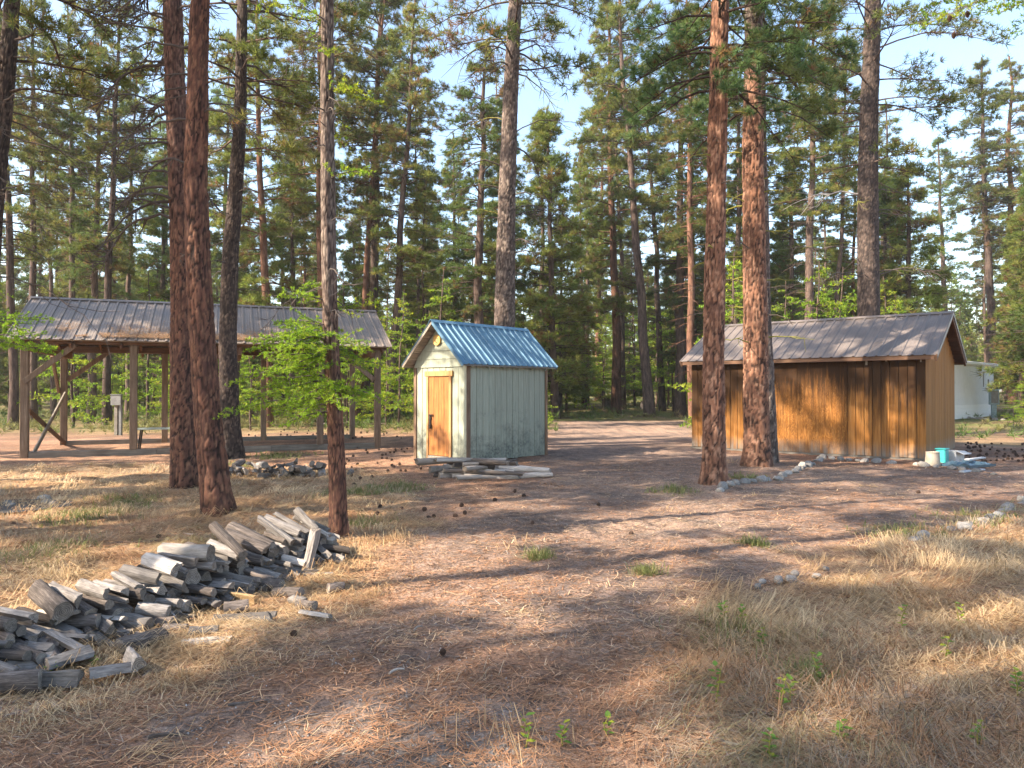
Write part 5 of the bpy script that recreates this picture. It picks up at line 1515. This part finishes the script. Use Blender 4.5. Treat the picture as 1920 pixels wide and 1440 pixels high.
# ash pit
x, y = gpx(18, 952)
q = MB().lathe([(.05, .012), (.5, .02), (.62, .035), (.70, .02)], 28)
q.v = [(p[0] * (1.2 + .15 * math.sin(3 * math.atan2(p[1], p[0]))), p[1] * .9, p[2]) for p in q.v]
o = q.build('fire_pit', plain('ash', (0.035, 0.032, 0.032), .95, scale=30), None, (x, y, gz(x, y) + .01)); tag(o, 'low ash-black fire pit at the left edge ringed with pale stones', 'fire pit')

# ------------------------------------------------------------------ things by the brown shed corner
M['cream'] = plain('cream_plastic', (0.27, 0.23, 0.185), .45); M['teal'] = plain('teal_plastic', (0.04, 0.33, 0.33), .35, var=.08)
M['tarp'] = plain('dark_blue_sheet', (0.05, 0.09, 0.12), .4); M['palegrey'] = plain('pale_grey_board', (0.42, 0.42, 0.43), .6)
x, y = gpx(1748, 873)
q = MB().lathe([(.13, 0), (.155, .01), (.135, .27), (.14, .30), (.12, .305), (.115, .28), (.10, .285)], 20).build('upturned_bucket', M['cream'], None, (x, y, gz(x, y)))
tag(q, 'small cream plastic bucket upside down at the brown shed corner', 'bucket')
x, y = gpx(1766, 868)
TE = tag(empty('plastic_tub', (x, y, gz(x, y)), .75), 'bright teal plastic tub behind the cream bucket', 'tub')
MB().box(-.13, .13, -.10, .10, 0, .31, .02).build('body', M['teal'], TE)
MB().box(-.145, .145, -.115, .115, .312, .335, .008).build('rim', M['teal'], TE)
x, y = gpx(1786, 866)
CB = tag(empty('open_carton', (x, y, gz(x, y)), .6), 'grey open carton leaning between the teal tub and blue sheet', 'carton')
q = MB()
for (a, b_) in (((-.2, -.15), (.2, -.15)), ((.2, -.15), (.2, .15)), ((.2, .15), (-.2, .15)), ((-.2, .15), (-.2, -.15))): q.beam((a[0], a[1], .13), (b_[0], b_[1], .13), .012, .26)
q.build('side_walls', M['palegrey'], CB); MB().box(-.19, .19, -.14, .14, 0, .012).build('base', M['palegrey'], CB)
MB().beam((-.2, -.16, .25), (.2, -.30, .22), .02, .01).beam((.0, -.16, .26), (.0, -.32, .20), .36, .008).build('flap', M['palegrey'], CB)
x, y = gpx(1815, 874)
rng_ = random.Random(2)
q = MB(); G = 12
q.add([(-.5 + i / G * 1.0, -.3 + j / G * .6, .05 + .06 * math.sin(i * .9 + j * .5) * math.sin(j * .8) + rng_.uniform(0, .02)) for i in range(G + 1) for j in range(G + 1)] +
      [(-.5 + i / G * 1.0, -.3 + j / G * .6, .0) for i in range(G + 1) for j in range(G + 1)], [])
W = G + 1
for i in range(G):
    for j in range(G):
        a = i * W + j; q.f.append((a, a + W, a + W + 1, a + 1)); b_ = a + W * W; q.f.append((b_, b_ + 1, b_ + W + 1, b_ + W))
for i in range(G):
    for (a, c) in ((i, i + 1), (G * W + i, G * W + i + 1), (i * W, (i + 1) * W), (i * W + G, (i + 1) * W + G)): q.f.append((a, c, c + W * W, a + W * W))
o = q.build('plastic_sheet', M['tarp'], None, (x, y, gz(x, y)), (0, 0, .5)); tag(o, 'crumpled dark blue plastic sheet on the ground at the shed corner', 'sheet')
for i, (px, py, az, lab) in enumerate(((1822, 884, .55, 'pale grey board lying across the front of the blue sheet'), (1828, 872, .62, 'pale grey board lying on the back of the blue sheet'))):
    x, y = gpx(px, py); o = MB().box(-.42, .42, -.05, .05, 0, .03, .004).build('loose_board', M['palegrey'], None, (x, y, gz(x, y) + (.002 if i == 0 else .13)), (0, 0, az)); tag(o, lab, 'board')

# ------------------------------------------------------------------ stumps in the gap
def stump(px, py, r, h, lab, seed):
    x, y = gpx(px, py); rn_ = random.Random(seed)
    root = tag(empty('tree_stump', (x, y, gz(x, y))), lab, 'stump', 'stumps in the gap')
    n = 18; V = []; Fs = []
    lv = [(-.1, 1.5), (.05, 1.3), (.2, 1.12), (.5, 1.02), (h * .8, .95), (h, .92)]
    for (z, k) in lv:
        for i in range(n):
            a = 2 * PI * i / n; rr_ = r * k * (1 + .08 * math.sin(5 * a + seed) * (1.6 - z)); V.append((rr_ * math.cos(a), rr_ * math.sin(a), z + (rn_.uniform(-.07, .1) if z == h else 0)))
    for k in range(len(lv) - 1):
        for i in range(n): Fs.append((k * n + i, k * n + (i + 1) % n, (k + 1) * n + (i + 1) % n, (k + 1) * n + i))
    me = bpy.data.meshes.new('stump'); me.from_pydata(V, [], Fs); me.materials.append(M['bark_grey']); me.update(); link('bark_side', me, root)
    q = MB().lathe([(.02, h - .06), (r * .9, h - .05), (r * .9, h - .09)], n); q.build('cut_top', M['lend'], root)
stump(1138, 772, .27, .85, 'broad grey weathered stump left of the reddish trunk in the gap', 1)
stump(1207, 774, .24, .60, 'lower grey stump just right of the leaning trunk in the gap', 2)

# ------------------------------------------------------------------ pine cones
def cone_mesh():
    V = []; Fs = []; rows = 9
    for k in range(rows):
        u = k / (rows - 1); rr_ = math.sin(PI * min(.97, .10 + u * .86)) ** .8
        n = 8
        for i in range(n):
            a = 2 * PI * (i + .5 * (k % 2)) / n; z = u * .9
            p = Vector((math.cos(a) * rr_ * .5, math.sin(a) * rr_ * .5, z)); c = Vector((math.cos(a) * rr_ * .2, math.sin(a) * rr_ * .2, z - .06)); t_ = Vector((-math.sin(a), math.cos(a), 0)) * rr_ * .24
            b0 = len(V); V += [c - t_ * .6, c + t_ * .6, p + t_ + Vector((0, 0, .03)), p - t_ + Vector((0, 0, .03)), p + Vector((0, 0, -.05)) * .8 + Vector((math.cos(a), math.sin(a), 0)) * .06]
            Fs += [(b0, b0 + 1, b0 + 2, b0 + 3), (b0 + 3, b0 + 2, b0 + 4), (b0, b0 + 3, b0 + 4), (b0 + 1, b0 + 4, b0 + 2)]
    me = bpy.data.meshes.new('cone'); me.from_pydata([tuple(v) for v in V], [], Fs)
    me.materials.append(plain('cone_scale', (0.075, 0.042, 0.028), .85, scale=6, rnd=.4)); me.update(); return me
CM = cone_mesh()
cones = []
def cone(x, y, s, g, lab):
    o = link('pine_cone', CM, None, (x, y, gz(x, y) + s * .62 * .38), (RL.uniform(1.2, 1.9), RL.uniform(-.3, .3), RL.uniform(0, 6.28))); s *= .58 if y > 9 else .5; o.scale = (s, s, s)
    tag(o, lab, 'pine cone', g); cones.append((o, CX + F * x / y))
for (px, py) in ((817, 938 + 33), (797, 959), (862, 952), (851, 971), (752, 956), (711, 964), (716, 953), (752, 979), (968, 923), (979, 933), (700, 895), (739, 877), (660, 893), (676, 899), (664, 912), (805, 975), (874, 965)):
    x, y = gpx(px, py); cone(x, y, RL.uniform(.085, .12), 'cones on the bare ground', 'dark pine cone on bare needles between thin larch and poles')
for _ in range(40):
    px, py = RL.uniform(640, 800), RL.uniform(838, 885)
    x, y = gpx(px, py); cone(x, y, RL.uniform(.08, .12), 'cones before the shelter', 'dark pine cone between the shelter end and blue-roofed shed')
for _ in range(50):
    px, py = RL.uniform(445, 770), RL.uniform(800, 824)
    x, y = gpx(px, py); cone(x, y, RL.uniform(.09, .13), 'cones behind the shelter', 'dark pine cone in the litter strip at the shelter back')
for _ in range(70):
    px, py = RL.uniform(1795, 1925), RL.uniform(832, 868)
    x, y = gpx(px, py); cone(x, y, RL.uniform(.09, .13), 'cones beyond the brown shed', 'dark pine cone on shaded ground right of the brown shed')
for (px, py) in ((553, 1195), (836, 1225), (147, 905), (115, 930), (1723, 925), (632, 1100), (30, 985), (1180, 1005), (1000, 985), (930, 940), (1120, 950), (560, 925), (300, 1010)):
    x, y = gpx(px, py); cone(x, y, RL.uniform(.08, .11), 'cones lying singly', 'single dark pine cone lying apart on open ground')
for g_ in set(o['group'] for o, _ in cones):
    for i, (o, _) in enumerate(sorted([c for c in cones if c[0]['group'] == g_], key=lambda c: c[1])): o['label'] = o['label'] + f', {ordw(i + 1)} from left'
# cones hanging in the top right spray
x, D = (1784 - CX) / F * 6.2, 6.2
for (px, py, lab) in ((1784, 26, 'left'), (1818, 18, 'middle'), (1792, 58, 'lowest')):
    o = link('larch_cone', CM, None, ((px - CX) / F * 6.1, 6.1, CAMH + (HORIZ - py) / F * 6.1), (PI, 0, .4)); o.scale = (.035, .035, .06)
    tag(o, f'brown cone hanging from the bright spray at top right, {lab} of three', 'cone', 'cones in the top right spray')

# ------------------------------------------------------------------ dry grass, needle litter, green tufts, weeds
def blades(rng, X, Y, Z, L, ang, up, wid, col, name, mat, curl=1.0, single=False):
    """three-triangle blades that rise and flop over along ang"""
    n = len(X); d = np.stack([np.cos(ang), np.sin(ang), np.zeros(n)], 1); s = np.stack([-np.sin(ang), np.cos(ang), np.zeros(n)], 1)
    b = np.stack([X, Y, Z - .01], 1)
    m1 = b + d * (L * .42)[:, None]; m1[:, 2] += L * up * .62
    tip = b + d * (L * .95)[:, None] + s * (L * rng.normal(size=n) * .12)[:, None]; tip[:, 2] += L * up * (1 - .75 * curl)
    w = s * (wid * .5)[:, None]
    if single:
        return fastmesh(name, np.stack([b - w, b + w, tip], 1).reshape(-1, 3), np.arange(3 * n).reshape(-1, 3), mat, col=np.repeat(col, 3, 0))
    V = np.stack([b - w, b + w, m1 + w * .8, m1 - w * .8, tip], 1).reshape(-1, 3)
    o = np.arange(n)[:, None] * 5
    T = np.concatenate([o + np.array([[0, 1, 2]]), o + np.array([[0, 2, 3]]), o + np.array([[3, 2, 4]])], 0)
    c = np.repeat(col, 5, 0)
    return fastmesh(name, V, T, mat, col=c)

def surf(x, y):
    """height of the ground sheet incl. its fine relief"""
    z = zones(x, y); h = height(x, y) + (fbm(x * 5, y * 5, 70, 3) - .5) * .05 + (vnoise(x * 14, y * 14, 71) - .5) * .03
    return h + np.maximum(z[0], z[1]) * (fbm(x * 1.7, y * 1.7, 75, 3) - .45) * .16

rg = np.random.default_rng(91)
def sample(n, y0, y1, pw, half=.80):
    y = (rg.uniform(0, 1, n) * (y1 ** pw - y0 ** pw) + y0 ** pw) ** (1 / pw)
    x = rg.uniform(-half, half, n) * (y + .6)
    return x, y
# straw: combed clumps
cx1, cy1 = sample(9500, 2.7, 17, .45)
z5 = zones(cx1, cy1)
p = np.clip(z5[0] * (.55 + .9 * (fbm(cx1 * .9, cy1 * .9, 15, 3) > .46)) + z5[1] * .75 + .012, 0, 1)
k = rg.uniform(size=len(cx1)) < p
cx1, cy1 = cx1[k], cy1[k]
nb_ = 34
n = len(cx1) * nb_
rc = rg.uniform(.05, .20, len(cx1))
X = np.repeat(cx1, nb_) + rg.normal(size=n) * np.repeat(rc, nb_); Y = np.repeat(cy1, nb_) + rg.normal(size=n) * np.repeat(rc, nb_)
Z = surf(X, Y)
field = (fbm(cx1 * .55, cy1 * .55, 19, 2) - .5) * 9 + .4
ang = np.repeat(field + rg.normal(size=len(cx1)) * .45, nb_) + rg.normal(size=n) * .45
size = np.repeat(rg.uniform(.6, 1.15, len(cx1)), nb_)
onR = np.repeat(zones(cx1, cy1)[0] * sstep(8.2, 6.2, cy1), nb_) - .35 * np.repeat(zones(cx1, cy1)[0] * sstep(7, 8.5, cy1), nb_)
L = rg.uniform(.12, .30, n) * size * (1 + .16 * onR)
up = np.repeat(np.clip(rg.normal(.30, .22, len(cx1)), .08, 1.0), nb_) * rg.uniform(.5, 1.3, n) * (1 + .15 * onR)
pal = np.array([(0.70, 0.53, 0.32), (0.64, 0.46, 0.26), (0.57, 0.38, 0.20), (0.48, 0.27, 0.14), (0.44, 0.34, 0.23), (0.40, 0.33, 0.17)])
ki = np.clip(fbm(cx1 * .6, cy1 * .6, 23, 3) * 9 - 2 + rg.normal(size=len(cx1)) * .8, 0, 5).astype(int)
col = np.repeat(pal[ki], nb_, 0) * rg.uniform(.6, 1.25, (n, 1))
dist = np.hypot(X, Y)
dg = link('dry_grass', blades(rg, X, Y, Z, L, ang, up, .0022 + .00042 * dist, col, 'dry_grass', M['straw']))
tag(dg, 'long dry straw-coloured grass matted over the banks of the clearing', 'grass', kind='stuff')
# thin stems lying over everything, fallen pine needles
n = 210000
X, Y = sample(n, 2.6, 17, .35)
z5 = zones(X, Y)
keep = rg.uniform(size=n) < (.35 + .65 * fbm(X * 1.1, Y * 1.1, 29, 4)) * (1 - .5 * z5[2] * (fbm(X * .8, Y * .8, 31, 2) > .5))
X, Y = X[keep], Y[keep]; n = len(X); Z = surf(X, Y) + .016
pal = np.array([(0.40, 0.215, 0.12), (0.31, 0.15, 0.08), (0.48, 0.30, 0.18), (0.19, 0.13, 0.10), (0.30, 0.25, 0.21), (0.50, 0.36, 0.23)])
ki = np.clip(fbm(X * .8, Y * .8, 37, 3) * 8 - 2 + rg.normal(size=n) * 1.4, 0, 5).astype(int)
dist = np.hypot(X, Y)
nl2 = link('needle_litter', blades(rg, X, Y, Z, rg.uniform(.05, .15, n), rg.uniform(0, 6.28, n), rg.uniform(.0, .16, n), .0022 + .00085 * dist, pal[ki] * rg.uniform(.45, 1.45, (n, 1)), 'needle_litter', M['litter'], .4, True))
tag(nl2, 'fallen brown pine needles and thin stems covering the forest floor', 'needles', kind='stuff')
# coarse fallen stems and twigs, flat on the drive
n = 8000
X, Y = sample(n, 3.6, 16, .8)
keep = rg.uniform(size=n) < sstep(.42, .58, fbm(X * .9, Y * .9, 61, 3))
X, Y = X[keep], Y[keep]; n = len(X)
pal = np.array([(0.60, 0.44, 0.28), (0.50, 0.33, 0.19), (0.12, 0.075, 0.05), (0.42, 0.37, 0.32)])
dist = np.hypot(X, Y)
tw = link('twig_litter', blades(rg, X, Y, surf(X, Y) + .012, rg.uniform(.08, .30, n), rg.uniform(0, 6.28, n), rg.uniform(.0, .12, n), .0022 + .0007 * dist, pal[rg.choice(4, n, p=[.4, .3, .2, .1])] * rg.uniform(.8, 1.2, (n, 1)), 'twig_litter', M['litter'], .8))
tag(tw, 'loose straw stems and dark twigs strewn over the drive', 'litter', kind='stuff')
# gravel grains
n = 9000
X, Y = sample(n, 2.6, 7, .4, .75)
z5 = zones(X, Y); keep = rg.uniform(size=n) < z5[2] * .9 + .06
X, Y = X[keep], Y[keep]; n = len(X); Z = surf(X, Y)
tet = np.array([(1, 0, -.3), (-.5, .87, -.3), (-.5, -.87, -.3), (0, 0, .8)])
R_ = rg.uniform(.003, .008, n); a = rg.uniform(0, 6.28, n)
ca, sa = np.cos(a), np.sin(a)
TX = tet[None] * R_[:, None, None] * rg.uniform(.6, 1.3, (n, 4, 1))
V = np.stack([X[:, None] + TX[..., 0] * ca[:, None] - TX[..., 1] * sa[:, None], Y[:, None] + TX[..., 0] * sa[:, None] + TX[..., 1] * ca[:, None], Z[:, None] + TX[..., 2] + .002], -1).reshape(-1, 3)
o_ = np.arange(n)[:, None] * 4
T = np.concatenate([o_ + np.array([[0, 1, 3]]), o_ + np.array([[1, 2, 3]]), o_ + np.array([[2, 0, 3]])], 0)
cg = np.repeat(np.array([(0.30, 0.28, 0.26), (0.42, 0.40, 0.38), (0.20, 0.19, 0.185), (0.55, 0.53, 0.5)])[rg.choice(4, n, p=[.4, .25, .3, .05])], 4, 0)
gv = link('gravel', fastmesh('gravel', V, T, M['litter'], col=cg)); tag(gv, 'fine grey gravel showing through the needles in the foreground', 'gravel', kind='stuff')
# green grass
Xs, Ys = [], []
for (c, r) in Z_GREEN:
    if c[1] > 22: continue
    m_ = int(120 * r * (1 if r > .3 else 2.6)) + 25
    Xs.append(c[0] + rg.normal(size=m_) * r * .42); Ys.append(c[1] + rg.normal(size=m_) * r * .5)
Xc, Yc = np.concatenate(Xs), np.concatenate(Ys)
X = np.repeat(Xc, 6) + rg.normal(size=len(Xc) * 6) * .02; Y = np.repeat(Yc, 6) + rg.normal(size=len(Xc) * 6) * .02; n = len(X)
col = np.array([(0.17, 0.21, 0.06), (0.21, 0.23, 0.08), (0.27, 0.25, 0.10), (0.36, 0.29, 0.15)])[rg.choice(4, n, p=[.3, .35, .2, .15])] * rg.uniform(.8, 1.2, (n, 1))
dist = np.hypot(X, Y)
gg = link('green_grass', blades(rg, X, Y, surf(X, Y), rg.uniform(.04, .12, n), rg.uniform(0, 6.28, n), rg.uniform(.5, 1.6, n), .002 + .0005 * dist, col, 'green_grass', M['leaf'], .35))
tag(gg, 'scattered tufts of short green grass among the dry needles', 'grass', kind='stuff')
# small leafy weeds
def weed(px, py, h, nl_, lab, yellow=.3, cat='weed'):
    x, y = gpx(px, py); rn_ = random.Random(int(px * 7 + py)); root = tag(empty('leafy_weed', (x, y, float(surf(np.array([x]), np.array([y]))[0]) - .01)), lab, cat, 'small weeds in the dry grass')
    V, Q = tube(np.array([(0, 0, 0), (rn_.uniform(-.02, .02), rn_.uniform(-.02, .02), h * .5), (rn_.uniform(-.04, .04), 0, h)]), np.array((.004, .003, .0015)), 5)
    link('stem', fastmesh('stem', V, Q, M['moss']), root)
    for k in range(nl_):
        z = h * (.25 + .75 * k / nl_); a = k * 2.4 + rn_.uniform(-.3, .3); l_ = rn_.uniform(.03, .055)
        d = Vector((math.cos(a), math.sin(a), rn_.uniform(-.1, .5))).normalized(); s_ = Vector((-math.sin(a), math.cos(a), 0)); b0 = Vector((0, 0, z)); u_ = Vector((0, 0, 1))
        P = [b0, b0 + d * l_ * .35 + s_ * l_ * .3 + u_ * .004, b0 + d * l_ * .75 + s_ * l_ * .22, b0 + d * l_, b0 + d * l_ * .75 - s_ * l_ * .22, b0 + d * l_ * .35 - s_ * l_ * .3 + u_ * .004, b0 + d * l_ * .5 - u_ * .004]
        T = np.array([(0, 1, 6), (1, 2, 6), (2, 3, 6), (3, 4, 6), (4, 5, 6), (5, 0, 6)])
        c = (0.30, 0.33, 0.04) if rn_.random() < yellow else (0.15, 0.26, 0.045)
        link('leaf', fastmesh('leaf', np.array([tuple(q) for q in P]), T, M['leaf'], col=np.tile(np.array(c)[None] * rn_.uniform(.8, 1.2), (7, 1))), root)
for (px, py, h, nl_, lab) in ((1340, 1330, .18, 12, 'yellow-green weed on the combed blond straw mound'), (1530, 1282, .16, 11, 'pale weed in straw right of the combed mound'), (1465, 1340, .15, 10, 'small weed among reddish straw right of the mound'),
        (1442, 1430, .13, 12, 'bright green weed at the bottom edge of the straw bank'), (985, 1395, .14, 9, 'yellowing weed at the gravel edge near the bottom'), (1140, 1370, .10, 8, 'low weed between the gravel and straw'),
        (210, 1155, .16, 11, 'green weed growing out of the long woodpile'), (180, 1250, .08, 7, 'tiny yellow-green weed between loose logs'), (98, 1268, .08, 7, 'tiny weed at the foot of the loose logs on the left'),
        (1355, 1165, .14, 14, 'leafy weed clump at the near edge of the grass bank'), (1390, 1170, .12, 12, 'weed with pale leaves beside the bank edge clump'), (1425, 1215, .12, 9, 'weed inside the dry grass below the bank edge'),
        (1690, 1190, .16, 9, 'thin weed in the grey middle of the grass bank'), (1800, 1190, .15, 10, 'weed with yellow leaves right in the grey grass'), (1905, 1330, .12, 12, 'bright weed at the right edge in blond grass'),
        (1770, 1245, .14, 8, 'weed near the blond tall grass at right'), (1575, 1390, .09, 9, 'low weed in flattened straw near the bottom'), (1055, 1395, .10, 9, 'small weed left of the low green one at the bottom'), (1480, 1320, .12, 8, 'slim weed behind the small reddish-straw weed'), (1830, 1400, .1, 9, 'weed at the bottom right in grey straw')):
    weed(px, py, h * 1.25, nl_, lab)
# fallen sticks
STK = [log_mesh('round', 1, 1, 770 + k, 'bleach' if k % 2 else 'lbark', 'lend', taper=.6, bend=5.0) for k in range(4)]
for i, (px, py, L, r, az, lab) in enumerate(((470, 1320, .20, .007, .3, 'small bent pale stick on the gravel'), (785, 1180, .10, .006, 1.1, 'short pale stick on lit straw'), (300, 1015, .9, .012, .35, 'thin dark fallen branch on straw behind the woodpile'), (340, 1000, .6, .010, -.7, 'dark twig crossing the fallen branch behind the woodpile'),
        (310, 1385, .14, .008, .2, 'short pale stick at the bottom left'), (745, 1260, .1, .006, .7, 'tiny stick on lit needles in the drive'), (940, 865, .7, .03, .3, 'dark stick lying against the blue-roofed shed foot'), (1395, 1395, .3, .012, -.2, 'dark stick half hidden in straw at the bottom'), (665, 800, 3.2, .07, .1, 'long fallen log behind the shelter'))):
    x, y = gpx(px, py); o = put_log(STK[i % 4], (x, y, gz(x, y) + r * .8 + .012), (math.cos(az), math.sin(az), 0), RL.uniform(0, 6), L, r, 'sticks on the ground', 'stick', 'fallen_stick'); o['label'] = lab

# ------------------------------------------------------------------ labels for the forest trees
SECT = [(-1e9, 330, 'left of the crossing pines'), (330, 760, 'behind the shelter'), (760, 1035, 'behind the blue-roofed shed'), (1035, 1292, 'in the gap between the sheds'),
        (1292, 1500, 'behind the red pine pair'), (1500, 1790, 'behind the brown shed roof'), (1790, 1e9, 'around the white house')]
NM = {'pine': 'bare-stemmed pine', 'slim': 'slim pine', 'young': 'bushy pine', 'larch': 'bright larch'}
for lo, hi, words in SECT:
    for kd in NM:
        for band, bw in (((0, 58), 'front rank'), ((58, 1e9), 'rear rank')):
            L_ = [t for t in TREES if lo <= t[2] < hi and t[1] == kd and band[0] <= t[3] < band[1]]
            L_.sort(key=lambda t: t[2])
            for i, t in enumerate(L_):
                tag(t[0], f'{NM[kd]} {words}, {bw}, {ordw(i + 1)} from left', 'tree', 'trees of the surrounding forest')
for i, r in enumerate(SHADE_ROOTS): tag(r, 'tall pine standing outside the picture that shades the clearing', 'tree', 'pines outside the picture')

# ------------------------------------------------------------------ thin wildfire smoke in the air
hm = bpy.data.materials.new('smoke_haze'); hm.use_nodes = True
ht = hm.node_tree
for n_ in list(ht.nodes):
    if n_.type != 'OUTPUT_MATERIAL': ht.nodes.remove(n_)
pv = ht.nodes.new('ShaderNodeVolumePrincipled')
pv.inputs['Color'].default_value = (0.95, 0.93, 0.88, 1); pv.inputs['Density'].default_value = 0.0006; pv.inputs['Anisotropy'].default_value = 0.2
ht.links.new(pv.outputs[0], [n_ for n_ in ht.nodes if n_.type == 'OUTPUT_MATERIAL'][0].inputs['Volume'])
hz_ = MB().box(-600, 600, -160, 1000, -2.0, 36).build('haze', hm); tag(hz_, 'thin pale smoke haze hanging in the forest air', 'haze', kind='stuff')
